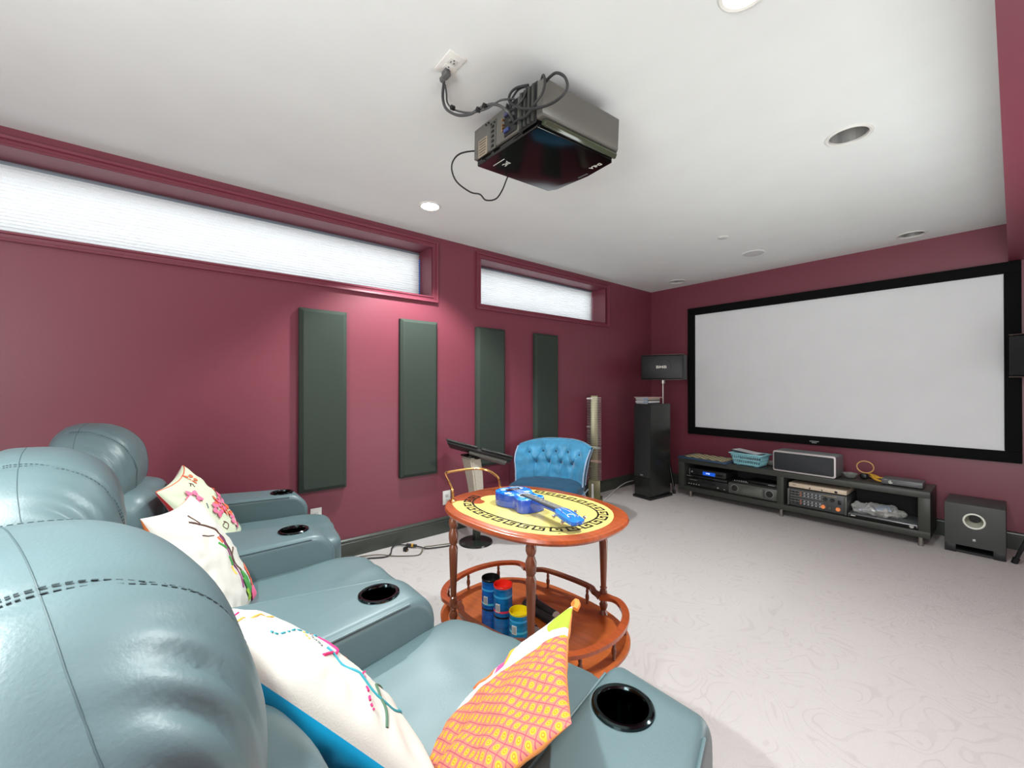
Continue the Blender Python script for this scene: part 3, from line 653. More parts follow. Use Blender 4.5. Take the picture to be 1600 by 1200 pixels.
B().lathe([(.045, .0), (.046, -.004), (.051, -.006), (.056, -.003), (.0565, 0)], 40, Matrix.Translation((0, -.180, .245)) @ Matrix.Rotation(-pi/2, 4, 'X')).obj('port_rim', mat('port_rim_white', (232, 234, 222), .35), sw)
B().cyl((0, -.085, .245), (0, -.08, .245), .032, n=24).obj('port_depth', black_m, sw)
B().box((0, -.181, .11), (.015, .003, .015), .001).obj('badge', silver_m, sw)
for s in (-1, 1): B().box((s*.118, 0, .03), (.058, .355, .058), .003).obj('foot_block', satin_m, sw)
B().box((0, -.02, .012), (.18, .30, .016)).obj('base_plate', satin_m, sw, smooth=0)
# ================================================================ ACOUSTIC PANELS
pan_m = mat('acoustic_panel_cloth', (58, 66, 60), .9, bump=.5, bscale=700, var=.06, vscale=60, spec=.2)
for k, (ya, yb, lab) in enumerate(((-4.205, -3.90, 'dark fabric acoustic panel nearest the sofa, first of the four on the maroon wall'),
        (-3.50, -3.18, 'dark fabric acoustic panel second from the sofa'),
        (-2.79, -2.475, 'dark fabric acoustic panel third from the sofa, behind the tilted black tray'),
        (-2.10, -1.775, 'dark fabric acoustic panel farthest from the sofa, above the blue chair'))):
    t = thing('acoustic_panel', lab, 'wall panel', (0, (ya+yb)/2, .508), 0, 'fabric acoustic panels on the long wall')
    w, h, dp, bv = yb-ya, 1.227, .05, .024
    tb = bmesh.new()
    def ring(x, i): return [tb.verts.new((x, sy*(w/2-i), zz)) for sy, zz in ((-1, i), (1, i), (1, h-i), (-1, h-i))]
    R_ = [ring(.001, 0), ring(dp-bv*.75, 0), ring(dp, bv)]
    for a_, c_ in zip(R_, R_[1:]):
        for i in range(4): tb.faces.new((a_[i], a_[(i+1) % 4], c_[(i+1) % 4], c_[i]))
    tb.faces.new(R_[-1]); tb.faces.new(R_[0][::-1]); bmesh.ops.recalc_face_normals(tb, faces=tb.faces[:])
    bmesh.ops.bevel(tb, geom=[e for e in tb.edges], offset=.002, segments=2, affect='EDGES')
    b = B(); b._add(tb); b.obj('cloth_cover', pan_m, t, smooth=30)
# ================================================================ DISC TOWER
t = thing('disc_tower', 'tall brass-grey wire disc rack standing in front of the baseboard', 'disc rack', (.115, -1.30, 0), radians(38))
khaki = mat('khaki_metal', (138, 134, 104), .35, metal=.7)
b = B(); b.box((0, .0, .56), (.075, .012, 1.10), .002); b.obj('spine_plate', khaki, t)
b = B(); b.box((0, -.01, .10), (.125, .06, .19), .004); b.box((0, -.03, .008), (.17, .17, .014), .004); b.obj('base', khaki, t)
b = B()
for s in (-1, 1): b.box((s*.04, .012, .64), (.008, .02, .95), .001)
b.obj('side_rail', mat('dark_rail', (50, 50, 42), .4, metal=.6), t)
b = B()
for i in range(48):
    z = .205+i*.0188
    b.tube([(-.074, .0, z), (-.074, -.05, z+.002), (-.03, -.062, z+.003)], .0016, 5, 1)
    b.tube([(.074, .0, z), (.074, -.05, z+.002), (.03, -.062, z+.003)], .0016, 5, 1); b.box((0, -.006, z), (.15, .003, .004))
tag(b.obj('wire_slots', steel_m, t, smooth=0), kind='stuff')
for z, lab in ((.565, 'loose disc held in the middle of the wire rack'), (.42, 'loose reddish disc held low in the wire rack')):
    q = thing('compact_disc', lab, 'disc', (.145, -1.338, z), 0); q.rotation_euler = (radians(4), radians(6 if z > .5 else 3), radians(38))
    b = B(); b.lathe([(.0075, -.0007), (.06, -.0007), (.06, .0007), (.0075, .0007), (.0075, -.0007)], 40, Matrix.Translation((.02, -.045, 0))); b.obj('disc', mat('disc_silver' if z > .5 else 'disc_rose', (200, 205, 205) if z > .5 else (220, 180, 175), .2, metal=.6), q)
for z in (1.08, .775, .345):
    B().box((-.05, -.03, z), (.06, .004, .006)).obj('catch_tab', steel_m, t, smooth=0)
t = thing('white_tube', 'short white tube standing on the carpet behind the far edge of the cart top', 'tube', (.27, -1.52, 0))
B().cyl((0, 0, 0), (0, 0, .20), .014, .012, 18).obj('body', white_m, t); B().lathe([(0, .215), (.009, .212), (.011, .2)], 16).obj('cap', white_m, t)
cable('wall_cable', 'white cable running from the floor along the baseboard in the far corner', [(.30, -1.40, .006), (.20, -1.18, .006), (.12, -.98, .010), (.06, -.78, .03), (.035, -.60, .05), (.03, -.45, .05)], .005, white_m)
cable('floor_cable', 'tangled black cable on the carpet along the left baseboard', [(.20, -4.00, .006), (.111, -3.878, .006), (.133, -3.784, .006), (.183, -3.688, .006), (.165, -3.635, .008), (.06, -3.574, .010), (.045, -3.523, .012), (.113, -3.460, .012), (.182, -3.415, .012), (.24, -3.377, .008), (.278, -3.279, .006), (.30, -3.20, .006)], .005)
cable('floor_cable', 'second thin cable crossing the tangled one on the carpet', [(.10, -3.93, .016), (.06, -3.84, .006), (.133, -3.715, .014), (.205, -3.627, .006), (.263, -3.556, .006), (.30, -3.475, .006), (.236, -3.406, .022), (.243, -3.341, .018), (.262, -3.267, .016), (.28, -3.15, .006)], .0035, mat('olive_cable', (88, 84, 60), .5))
t = thing('cable_connector', 'black inline connector with a yellow band on the carpet cable', 'connector', (.135, -3.455, .006), radians(38))
B().cyl((-.04, 0, .013), (.04, 0, .013), .012, .010, 12).obj('shell', rubber_m, t); B().cyl((.002, 0, .013), (.016, 0, .013), .0128, n=12).obj('band', yel, t)
t = thing('plug', 'small black power plug lying on the carpet beside the connector', 'plug', (.17, -3.52, 0), .3)
B().box((0, 0, .015), (.03, .026, .03), .004).obj('shell', black_m, t); b = B(); [b.box((.02, s*.006, .015), (.014, .002, .006)) for s in (-1, 1)]; b.obj('prong', brass_m, t)
# ================================================================ TILTED DESK STAND
t = thing('tilting_stand', 'low pedestal stand with a tilted black tray, pale column and round black foot', 'stand', (.352, -3.02, 0))
B().lathe([(0, .022), (.05, .030), (.11, .020), (.128, .012), (.132, 0), (0, 0)], 48).obj('round_base', mat('base_gloss_black', (34, 38, 36), .2, spec=.7), t)
b = B(); b.box((.01, 0, .15), (.045, .05, .26), .006); b.obj('lower_stem', mat('stem_dark', (58, 62, 56), .35, metal=.5), t)
b = B(); f = []; tb = bmesh.new()
def sec(z, cx_, w_, d_): return [tb.verts.new((cx_+sx*w_/2, sy*d_/2, z)) for sx, sy in ((-1, -1), (1, -1), (1, 1), (-1, 1))]
R_ = [sec(.27, .005, .09, .07), sec(.42, .0, .11, .085), sec(.55, -.03, .13, .095), sec(.655, -.07, .14, .10)]
for a_, c_ in zip(R_, R_[1:]):
    for i in range(4): tb.faces.new((a_[i], a_[(i+1) % 4], c_[(i+1) % 4], c_[i]))
tb.faces.new(R_[-1]); tb.faces.new(R_[0][::-1]); bmesh.ops.recalc_face_normals(tb, faces=tb.faces[:])
bmesh.ops.bevel(tb, geom=tb.edges[:], offset=.012, segments=3, affect='EDGES'); b._add(tb)
b.obj('column', mat('speckled_cream', (196, 188, 172), .5, var=.15, vscale=90), t)
vr = Vector((.637, .771, 0)); vf = Vector((-.771, .637, 0)); zz = Vector((0, 0, 1))
ax = (vr*cos(radians(15))-zz*sin(radians(15))).normalized()
ay0 = (vf*cos(radians(17))-zz*sin(radians(17))).normalized()
az = ax.cross(ay0).normalized(); ay = az.cross(ax).normalized()
MT = Matrix.Translation(Vector((.02, .02, .690))) @ Matrix((ax, ay, az)).transposed().to_4x4()
b = B(); b.T = MT; b.box((0, 0, .006), (.50, .30, .016), .005); b.obj('tray', satin_m, t)
b = B(); b.T = MT; b.box((-.14, -.155, .02), (.24, .03, .016), .005); b.box((.13, -.155, .02), (.24, .03, .016), .005); b.obj('front_lip', black_m, t)
b = B(); b.T = MT; b.box((.07, .03, -.014), (.30, .20, .022), .009); b.obj('under_shell', mat('under_grey', (112, 112, 106), .45), t)
b = B(); b.tube([(-.07, 0, .645), (-.04, .01, .66), (0, .02, .675)], .03, 12, 3); b.box((-.09, 0, .665), (.12, .09, .014), .004); b.obj('tilt_joint', black_m, t)
# ================================================================ BLUE VELVET CHAIR
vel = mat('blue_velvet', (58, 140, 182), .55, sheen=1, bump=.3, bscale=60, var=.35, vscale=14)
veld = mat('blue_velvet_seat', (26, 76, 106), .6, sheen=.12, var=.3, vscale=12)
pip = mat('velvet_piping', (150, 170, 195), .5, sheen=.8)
t = thing('slipper_chair', 'blue crushed velvet slipper chair with a button-tufted rolled back', 'chair', (.40, -2.22, 0), radians(27))
# local: facing -Y ; back at +Y
hw = .315
def backshape(u, v, off):        # u -1..1, v 0..1
    z = .37+.345*v
    flare = .0 if v < .55 else (v-.55)**2*.55
    lean = .03*v
    ywrap = -.15*abs(u)**2.4          # wings come forward
    x = u*hw*(1+.10*max(0, v-.3)-.04*(1-v))
    y = .06+ywrap+lean+flare
    z -= .05*abs(u)**3*v+ (.0 if v < .9 else .0)
    return Vector((x, y, z))
BUT = [(-.72+.36*i, .74) for i in range(5)]+[(-.54+.36*i, .44) for i in range(4)]
def front(i, j):
    u = -1+2*i; v = j; p = backshape(u, v, 0); d = .030
    puff = 1
    for (bu, bv) in BUT:
        q = ((u-bu)*hw)**2+((v-bv)*.37)**2
        puff -= .95*math.exp(-q/.0009)
    # vertical pleats under the lower row, diagonal folds between buttons
    if v < .44:
        for bu in (-.54, -.18, .18, .54): puff -= .45*math.exp(-(((u-bu)*hw)/.012)**2)
    elif v < .74:
        for (bu, bv) in BUT[5:]:
            for s in (-1, 1):
                tt = (v-.44)/.30; cu = bu+s*.18*tt; puff -= .45*math.exp(-(((u-cu)*hw)/.011)**2)
    else:
        for (bu, bv) in BUT[:5]: puff -= .45*math.exp(-(((u-bu)*hw)/.012)**2)
    return p+Vector((0, -d*puff-.02+.004*noise.noise(Vector((u*6, v*7, 0))), 0))
b = B(); b.grid(front, 110, 70); b.obj('tufted_back', vel, t, smooth=180)
def rear(i, j):
    u = -1+2*i; p = backshape(u, j, 0); return p+Vector((0, .045+.02*sin(pi*j), -.0))
b = B(); b.grid(rear, 30, 20); b.obj('rear_back', vel, t, smooth=180)
for s in (-1, 1):
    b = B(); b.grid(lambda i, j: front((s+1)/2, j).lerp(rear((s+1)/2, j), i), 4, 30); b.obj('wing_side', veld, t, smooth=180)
    b = B(); b.tube([front((s+1)/2, j/14) for j in range(15)], .006, 6, 2); b.obj('piping', pip, t)
    b = B(); b.tube([rear((s+1)/2, j/14) for j in range(15)], .005, 6, 2); b.obj('piping', pip, t)
b = B(); tb = []
def roll(i, j):
    u = -1+2*i; p = front(i, 1.0).lerp(rear(i, 1.0), .5); a_ = 2*pi*j; return p+Vector((0, .042*cos(a_)+.01, .024*sin(a_)-.008))
b.grid(roll, 40, 14); b.obj('rolled_top', vel, t, smooth=180)
b = B()
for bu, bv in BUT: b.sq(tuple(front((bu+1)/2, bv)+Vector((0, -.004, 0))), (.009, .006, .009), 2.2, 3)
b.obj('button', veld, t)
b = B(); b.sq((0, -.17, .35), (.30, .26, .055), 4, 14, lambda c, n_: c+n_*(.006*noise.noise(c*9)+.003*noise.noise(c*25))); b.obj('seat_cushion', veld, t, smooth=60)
b = B(); b.sq((0, -.14, .22), (.29, .25, .10), 7, 8); b.obj('seat_apron', vel, t, smooth=60)
b = B(); b.tube([(.298*sx*1.0, yy, .305) for sx, yy in ((-1, .08), (-1, -.36))]+[(-.2, -.425, .305), (.2, -.425, .305)]+[(.298, -.36, .305), (.298, .08, .305)], .005, 6, 3); b.obj('piping', pip, t)
for sx in (-1, 1):
    for yy in (-.34, .06): b = B(); b.cyl((sx*.21, yy, 0), (sx*.2, yy, .14), .014, .024, 14); b.obj('leg', mat('dark_turned_wood', (60, 36, 24), .35), t)
# ================================================================ SOFA
sofa = thing('theatre_sofa', 'curved three-seat teal-grey leather recliner sofa with four cup-holder arms', 'sofa', (0, 0, 0))
def wr(c, a=.004, s=7): return a*noise.noise(c*s)+a*.5*noise.noise(c*s*2.7+Vector((3, 1, 7)))
SE = [((.690, -5.10), radians(-7.2)), ((1.535, -5.11), radians(3.5)), ((2.395, -4.965), radians(15.4))]
SW = [.50, .47, .53]
leath2 = leather_m
for k, ((sx0, sy0), ang) in enumerate(SE):
    T = Matrix.Translation((sx0, sy0, 0)) @ Matrix.Rotation(ang, 4, 'Z'); hwk = SW[k]/2
    # headrest with gathered ends
    hh = (.275, .150, .165); hc = Vector((0, .008, .902)); kk = 2.75
    def head(c, n_, hh=hh):
        u = abs(c.x)/hh[0]; a_ = math.atan2(c.z/hh[2], c.y/hh[1])
        o = wr(c, .005, 6)
        fade = max(0, min(1, (u-.5)/.25))
        low = math.exp(-((a_-.8)/.42)**2)
        ph_ = abs(c.x)*215+(a_-1.2)*abs(c.x)*18+.5*noise.noise(c*7)
        o -= .012*fade*low*(.5+.5*sin(ph_))**2
        # rear panel crease at the back seam
        back = math.exp(-((abs(a_)-2.6)/.35)**2); o -= .006*fade*back*(.5+.5*sin(a_*16+1))
        # slightly hollow around the long front seam and end seam
        o -= .004*math.exp(-((c.x-.115)/.006)**2)*(1 if c.z > -.05 and c.y > -.05 else 0)
        q = c+n_*o; q.y *= (.62 if q.y < 0 else 1); q.y -= .20*max(0, q.z)+.10*max(0, -q.z-.1); q.z -= .035*(q.x/hh[0])**2+.065*max(0, q.x/hh[0])**2; return q
    b = B(); b.T = T; b.sq(hc, hh, kk, 44, head); hd = b.obj('headrest', leath2, sofa, smooth=180)
    def onhead(x, y, z, off=.0):
        q = Vector((x, y, z)); l = (abs(q.x)**kk+abs(q.y)**kk+abs(q.z)**kk)**(1/kk); q = q/l
        p = Vector((q.x*hh[0], q.y*hh[1], q.z*hh[2])); n_ = Vector((abs(q.x)**(kk-1)*math.copysign(1, q.x)/hh[0], abs(q.y)**(kk-1)*math.copysign(1, q.y)/hh[1], abs(q.z)**(kk-1)*math.copysign(1, q.z)/hh[2])).normalized()
        return hc+head(p, n_)+n_*off
    # ridge seam: along the top rear edge, then down the near end
    rd_ = [Vector(q_) for q_ in ((-1, .0, .45), (-.92, .0, .8), (-.6, .02, 1), (-.2, .04, 1), (.2, .06, 1), (.5, .08, 1), (.72, .10, .95), (.88, .13, .8), (1, .18, .5), (1, .2, .15), (1, .18, -.3))]; ridge = [onhead(*rd_[i_].lerp(rd_[i_+1], k_/8), -.0004) for i_ in range(len(rd_)-1) for k_ in range(8)]
    b = B(); b.T = T; b.tube(ridge, .0010, 6, 1); b.obj('ridge_seam', leatherd_m, hd)
    b = B(); b.T = T
    for s in (-1, 1):
        for dx in (0, .018):
            pts = [onhead(s*(.40+dx), cos(a_*pi/60), sin(a_*pi/60), .0007) for a_ in range(-8, 34)]
            for q in range(0, len(pts)-1): b.tube([pts[q], pts[q].lerp(pts[q+1], .6)], .0008, 5, 1)
    tag(b.obj('stitching', mat('stitch_thread', (64, 84, 88), .6), hd, smooth=0), kind='stuff')
    # lumbar and back cushions
    b = B(); b.T = T; b.sq((0, .06, .635), (hwk+.015, .165, .19), 4.2, 22, lambda c, n_: c+n_*(wr(c, .008, 6)-.006*math.exp(-((c.z-.02)/.01)**2))); b.obj('back_cushion', leath2, sofa, smooth=180)
    b = B(); b.T = T; b.tube([(-hwk+.01, .228, .655), (0, .232, .655), (hwk-.01, .228, .655)], .0022, 6, 4); b.obj('back_seam', leatherd_m, sofa)
    b = B(); b.T = T; b.sq((0, -.085, .47), (hwk+.02, .06, .42), 6, 12); b.obj('rear_shell', leath2, sofa, smooth=60)
    # seat cushion and footrest
    def seatf(c, n_):
        e = max(0, c.y/.40-.3); return c+n_*(wr(c, .004, 5)+.003*e*sin(c.x*38+6*noise.noise(c*4)))
    b = B(); b.T = T; b.sq((0, .50, .425), (hwk+.008, .40, .096), 9, 26, seatf); b.obj('seat_cushion', leath2, sofa, smooth=180)
    b = B(); b.T = T; b.sq((0, .845, .24), (hwk-.004, .05, .18), 5, 16, lambda c, n_: c+n_*wr(c, .006, 8)); b.obj('footrest', leath2, sofa, smooth=180)
    b = B(); b.T = T; b.box((0, .38, .16), (hwk*1.9, .78, .26), .01); b.obj('base_box', leather_m, sofa)
# wedge-shaped arms
ZA = .622
ARMS = [  # left line (x at y_back, x at y_front), right line, y_back, y_front, cup centre, label
    ((.09, .345), (.40, .535), -5.02, -4.265, (.421, -4.378), -.14),
    ((.87, 1.065), (1.285, 1.262), -5.05, -4.335, (1.135, -4.468), -.03),
    ((1.60, 1.795), (2.08, 1.945), -5.0, -4.255, (1.868, -4.40), .13),
    ((2.64, 2.452), (2.93, 2.66), -4.90, -4.06, (2.562, -4.214), .25)]
def bake2(o):
    bpy.context.view_layer.update(); bake(o)
    for p in o.data.polygons: p.use_smooth = True
    o.data.set_sharp_from_angle(angle=radians(38))
for k, ((lb, lf), (rb, rf), yb, yf, cup, tw) in enumerate(ARMS):
    tb = bmesh.new(); r = .095; prof = [(yb, .05), (yb, ZA-.02)]   # side profile, front top rounded
    prof += [(yb+.02, ZA)]
    L = yf-yb
    for i in range(9): a_ = pi/2-i*pi/16; prof.append((yf-r+r*cos(a_), ZA-r+r*sin(a_)))
    prof.append((yf-.012, .30)); prof.append((yf-.02, .05))
    def X_(side, y, z):
        t_ = (y-yb)/L; a0, a1 = (lb, lf) if side < 0 else (rb, rf); return a0+(a1-a0)*t_
    Ls = [tb.verts.new((X_(-1, y, z), y, z)) for y, z in prof]; Rs = [tb.verts.new((X_(1, y, z), y, z)) for y, z in prof]
    m_ = len(prof)
    for i in range(m_): tb.faces.new((Ls[i], Ls[(i+1) % m_], Rs[(i+1) % m_], Rs[i]))
    fl = tb.faces.new(Ls[::-1]); fr = tb.faces.new(Rs)
    bmesh.ops.recalc_face_normals(tb, faces=tb.faces[:])
    ed = [e for e in list(fl.edges)+list(fr.edges) if max(e.verts[0].co.z, e.verts[1].co.z) > .1 and min(e.verts[0].co.y, e.verts[1].co.y) > yb-.01]
    bmesh.ops.bevel(tb, geom=ed, offset=.026, segments=5, profile=.5, affect='EDGES')
    b = B(); b._add(tb); arm = b.obj('armrest', leather_m, sofa, smooth=38)
    cu = B().cyl((cup[0], cup[1], ZA-.075), (cup[0], cup[1], ZA+.05), .045, n=40).obj('cutter', leather_m, sofa, smooth=0)
    md = arm.modifiers.new('cut', 'BOOLEAN'); md.object = cu; md.solver = 'EXACT'; bake2(arm); bpy.data.objects.remove(cu)
    b = B(); b.lathe([(.0575, .0), (.0565, .004), (.053, .006), (.047, .005), (.0445, .001), (.0435, -.01), (.042, -.071), (.0, -.073)], 48, Matrix.Translation((cup[0], cup[1], ZA+.0005)))
    b.obj('cup_holder', dkchrome_m, arm)
    # double stitched seam along each top side edge
    for side, (a0, a1) in ((-1, (lb, lf)), (1, (rb, rf))):
        pts = []
        for i in range(16):
            y = yb+.05+(yf-r-yb-.05)*i/15; pts.append((X_(side, y, 0)-side*.0035, y, ZA-.0095))
        for i in range(0): a_ = pi/2-i*pi/16; rr_ = r-.0095; pts.append((X_(side, yf, 0)-side*.0035, yf-r+rr_*cos(a_), ZA-r+rr_*sin(a_)))
        b = B(); b.tube(pts, .0032, 6, 2); b.obj('welt_seam', leather_m, arm)
b = B(); b.box((1.40, -4.60, .03), (2.0, .5, .05)); b.obj('floor_glide', black_m, sofa, smooth=0)
# ================================================================ PILLOWS
def pillow(name, lab, c, X, Y, s, thick, mf, mbk, seed=0, turn=0):
    X = Vector(X).normalized(); Y = Vector(Y); Y = (Y-X*Y.dot(X)).normalized(); c = Vector(c)
    sx_ = s[0] if isinstance(s, tuple) else s
    if turn: e_ = c+X*sx_/2; X = Matrix.Rotation(radians(turn), 3, Y) @ X; c = e_-X*sx_/2
    N = X.cross(Y)
    t = thing(name, lab, 'pillow', c); t.rotation_euler = Matrix((X, Y, N)).transposed().to_euler()
    s2 = s if isinstance(s, tuple) else (s, s)
    def surf(u, v, side, off=0):
        w_ = max(0, (1-u*u)*(1-v*v)); th = thick*w_**.42*(1 if side > 0 else .9)
        cu_ = .085
        x = s2[0]/2*u*(1-cu_*(1-v*v)); y = s2[1]/2*v*(1-cu_*(1-u*u))
        q = Vector((u*2.2+seed, v*2.2, side*3)); e = w_**.3
        cr = .010*noise.noise(q)*e+.005*noise.noise(q*2.6)*e
        # radial gathers near the corners and edges
        edge = max(abs(u), abs(v)); ang_ = math.atan2(v, u); cr += .004*sin(ang_*22+seed)*math.exp(-((edge-.82)/.14)**2)*w_**.2
        return Vector((x, y, side*(th+cr+off)))
    n = 44
    objs = []
    for side, m_, nm in ((1, mf, 'front_cover'), (-1, mbk, 'back_cover')):
        b = B(); tb = bmesh.new(); uvl = tb.loops.layers.uv.new('UVMap')
        ss = [math.sin(pi/2*(-1+2*i/n)) for i in range(n+1)]
        V = [[tb.verts.new(surf(u, v, side) if abs(u) < 1 and abs(v) < 1 else surf(u, v, 1)*1) for u in ss] for v in ss]
        for j in range(n):
            for i in range(n):
                f = tb.faces.new((V[j][i], V[j][i+1], V[j+1][i+1], V[j+1][i]) if side > 0 else (V[j][i], V[j+1][i], V[j+1][i+1], V[j][i+1]))
                for lp in f.loops:
                    jj, ii = [(a_, c_) for a_ in (j, j+1) for c_ in (i, i+1) if V[a_][c_] is lp.vert][0]
                    lp[uvl].uv = ((ss[ii]+1)/2, (ss[jj]+1)/2)
        me = bpy.data.meshes.new(nm); tb.to_mesh(me); tb.free()
        for p in me.polygons: p.use_smooth = True
        me.materials.append(m_); o = bpy.data.objects.new(nm, me); COL.objects.link(o); o.parent = t; objs.append(o); b.bm.free()
    return t, surf
def ribbon(par, surf, pts, w, m, name='embroidered_line', off=.0004, side=1, dash=0):
    P = [Vector((p[0], p[1], 0)) for p in pts]; Q = []
    for i in range(len(P)-1):
        a_, b_, c_, d_ = P[max(i-1, 0)], P[i], P[i+1], P[min(i+2, len(P)-1)]
        for k in range(10):
            t_ = k/10; Q.append(.5*((2*b_)+(-a_+c_)*t_+(2*a_-5*b_+4*c_-d_)*t_*t_+(-a_+3*b_-3*c_+d_)*t_**3))
    Q.append(P[-1]); b = B(); pts3 = [surf(q.x, q.y, side, off) for q in Q]
    if dash:
        for i in range(0, len(pts3)-dash, dash*2): b.tube(pts3[i:i+dash+1], w*.33, 5, 1)
    else: b.tube(pts3, w*.36, 6, 1)
    return b.obj(name, m, par)
def petal(b, surf, cu_, cv_, ang, l, w, off=.003, side=1, asp=1):
    tb = bmesh.new(); n = 14; c0 = tb.verts.new(surf(cu_+cos(ang)*l/2, cv_+sin(ang)*l/2, side, off+.004)); R = []
    for i in range(n):
        a_ = 2*pi*i/n; dx, dy = l/2*cos(a_), w/2*sin(a_)*(1-.25*cos(a_)); x = dx+l/2
        R.append(tb.verts.new(surf(cu_+x*cos(ang)-dy*sin(ang), cv_+x*sin(ang)+dy*cos(ang), side, off)))
    for i in range(n): tb.faces.new((c0, R[i], R[(i+1) % n]))
    R2 = [tb.verts.new(v.co.copy()) for v in R]
    tb2 = tb
    for i, v in enumerate(R2):
        pass
    b._add(tb)
pk = mat('thread_pink', (238, 110, 150), .7); orp = mat('thread_coral', (238, 105, 70), .7); brn = mat('thread_brown', (92, 62, 52), .7)
pur = mat('thread_purple', (120, 48, 98), .7); grn = mat('thread_green', (70, 150, 70), .7); lgn = mat('thread_lime', (150, 190, 60), .7); yl = mat('thread_yellow', (240, 190, 90), .7)
teal = mat('thread_teal', (50, 150, 165), .7); mag = mat('thread_magenta', (215, 40, 110), .7); gry = mat('thread_grey', (120, 130, 130), .7); dgn = mat('thread_dark_green', (74, 104, 84), .7)
# floral pillow on the far seat
cream = mat('cream_mint_cotton', (208, 214, 188), .85, bump=.2, bscale=400); red_m = mat('red_satin', (170, 22, 34), .45, sheen=.4)
t, sf = pillow('floral_pillow', 'cream pillow with pink and coral flower embroidery and a red back, farthest seat', (.777, -4.732, .666), (-.987, .152, .043), (-.048, -.545, .837), (.385, .42), .062, cream, red_m, 1, -5)
for (cu_, cv_, n, l, w, m_) in ((.10, -.05, 6, .40, .15, orp), (.10, -.05, 5, .24, .12, pk), (.42, -.30, 6, .30, .12, orp), (.22, -.55, 5, .28, .15, pk), (-.28, -.02, 5, .24, .15, pk), (-.55, .52, 5, .26, .15, pk), (.70, .15, 4, .25, .12, orp), (.25, .80, 5, .2, .10, orp), (.45, .05, 5, .22, .12, pk)):
    b = B()
    for i in range(n): petal(b, sf, cu_+.05*cos(2*pi*i/n+.4), cv_+.05*sin(2*pi*i/n+.4), 2*pi*i/n+.4, l*.62, w*.85, .003+(.004 if m_ is pk else 0))
    b.obj('applique_flower', m_, t, smooth=180)
for pts in ([(-.35, -.3), (-.28, -.42), (-.4, -.48), (-.46, -.36), (-.34, -.34)], [(.55, -.7), (.63, -.62), (.6, -.78), (.52, -.74)], [(-.2, .72), (-.05, .78), (.02, .7), (-.12, .66)]): ribbon(t, sf, pts, .006, brn)
for pts in ([(-.75, .2), (-.62, .3), (-.6, .15)], [(-.5, .15), (-.42, .25)], [(.3, -.78), (.4, -.7), (.45, -.8)]): ribbon(t, sf, pts, .006, mat('thread_slate', (70, 84, 100), .7))
ribbon(t, sf, [(-1, .99), (-.5, .96), (0, .95), (.5, .96), (1, .99)], .006, orp, 'edge_piping', 0)
# branch pillow on the middle seat
whc = mat('white_cotton', (206, 202, 194), .85, bump=.2, bscale=400); oran = mat('orange_stripe_cotton', (226, 120, 60), .8)
t, sf = pillow('branch_pillow', 'white pillow embroidered with brown branches and a coral bloom, middle seat', (1.478, -4.758, .687), (-.969, .208, -.132), (-.21, -.418, .884), (.355, .42), .062, whc, oran, 4, -7)
ribbon(t, sf, [(-0.33, 0.72), (-0.03, 0.55), (0.17, 0.30), (0.27, 0.00), (0.22, -0.25), (0.30, -0.55)], .0085, brn, 'embroidered_branch')
ribbon(t, sf, [(-0.13, 0.82), (-0.08, 0.62)], .007, brn, 'embroidered_branch'); ribbon(t, sf, [(0.25, -0.10), (0.40, 0.00)], .008, brn, 'embroidered_branch'); ribbon(t, sf, [(-0.38, 0.45), (-0.03, 0.35)], .005, brn, 'embroidered_branch')
ribbon(t, sf, [(0.10, 0.30), (0.12, 0.10), (0.02, -0.15), (0.04, -0.35), (-0.06, -0.60)], .009, pur, 'embroidered_branch')
ribbon(t, sf, [(-0.10, 0.22), (-0.03, 0.08)], .012, grn); ribbon(t, sf, [(-0.08, -0.05), (-0.06, -0.20)], .012, grn); ribbon(t, sf, [(-0.13, -0.20), (-0.13, -0.35)], .010, yl); ribbon(t, sf, [(0.02, 0.30), (0.04, 0.18)], .01, orp)
b = B(); petal(b, sf, .45, -.80, 2.5, .52, .2); petal(b, sf, .40, -.72, 2.1, .4, .14); b.obj('applique_leaf', grn, t, smooth=180)
b = B(); petal(b, sf, .30, -.85, 2.6, .3, .16); b.obj('applique_leaf', lgn, t, smooth=180)
b = B(); petal(b, sf, .40, -.86, 0, .26, .26, .006); b.obj('applique_flower', pk, t, smooth=180)
b = B(); petal(b, sf, .62, -.75, 1.3, .42, .12); petal(b, sf, .72, -.85, 1.6, .4, .12); petal(b, sf, .6, -.9, .4, .32, .14); b.obj('applique_flower', orp, t, smooth=180)
# white stitched pillow on the near seat
blu = mat('bright_blue_satin', (0, 172, 225), .4, sheen=.3)
t, sf = pillow('stitched_pillow', 'large white pillow with teal and magenta stitched lines and a bright blue back', (2.285, -4.667, .706), (-.93, .06, -.36), (-.30, -.66, .69), (.33, .44), .066, whc, blu, 9, -4)
ribbon(t, sf, [(-0.29, 0.23), (-0.44, -0.02), (-0.54, -0.32), (-0.39, -0.57), (-0.04, -0.67), (0.16, -0.62)], .007, teal)
ribbon(t, sf, [(-0.85, -0.37), (-0.64, -0.34), (-0.34, -0.30), (-0.09, -0.37), (0.06, -0.52)], .007, dgn)
ribbon(t, sf, [(0.18, 0.26), (0.01, 0.18), (-0.09, 0.10), (-0.34, 0.18), (-0.54, 0.26)], .007, mag)
ribbon(t, sf, [(-0.54, 0.68), (-0.34, 0.58), (-0.04, 0.48), (0.18, 0.28)], .006, teal, dash=2); ribbon(t, sf, [(-0.64, 0.93), (-0.24, 0.88), (0.16, 0.68)], .005, yl); ribbon(t, sf, [(-0.44, 1.00), (-0.14, 0.98), (0.16, 0.93)], .005, mag)
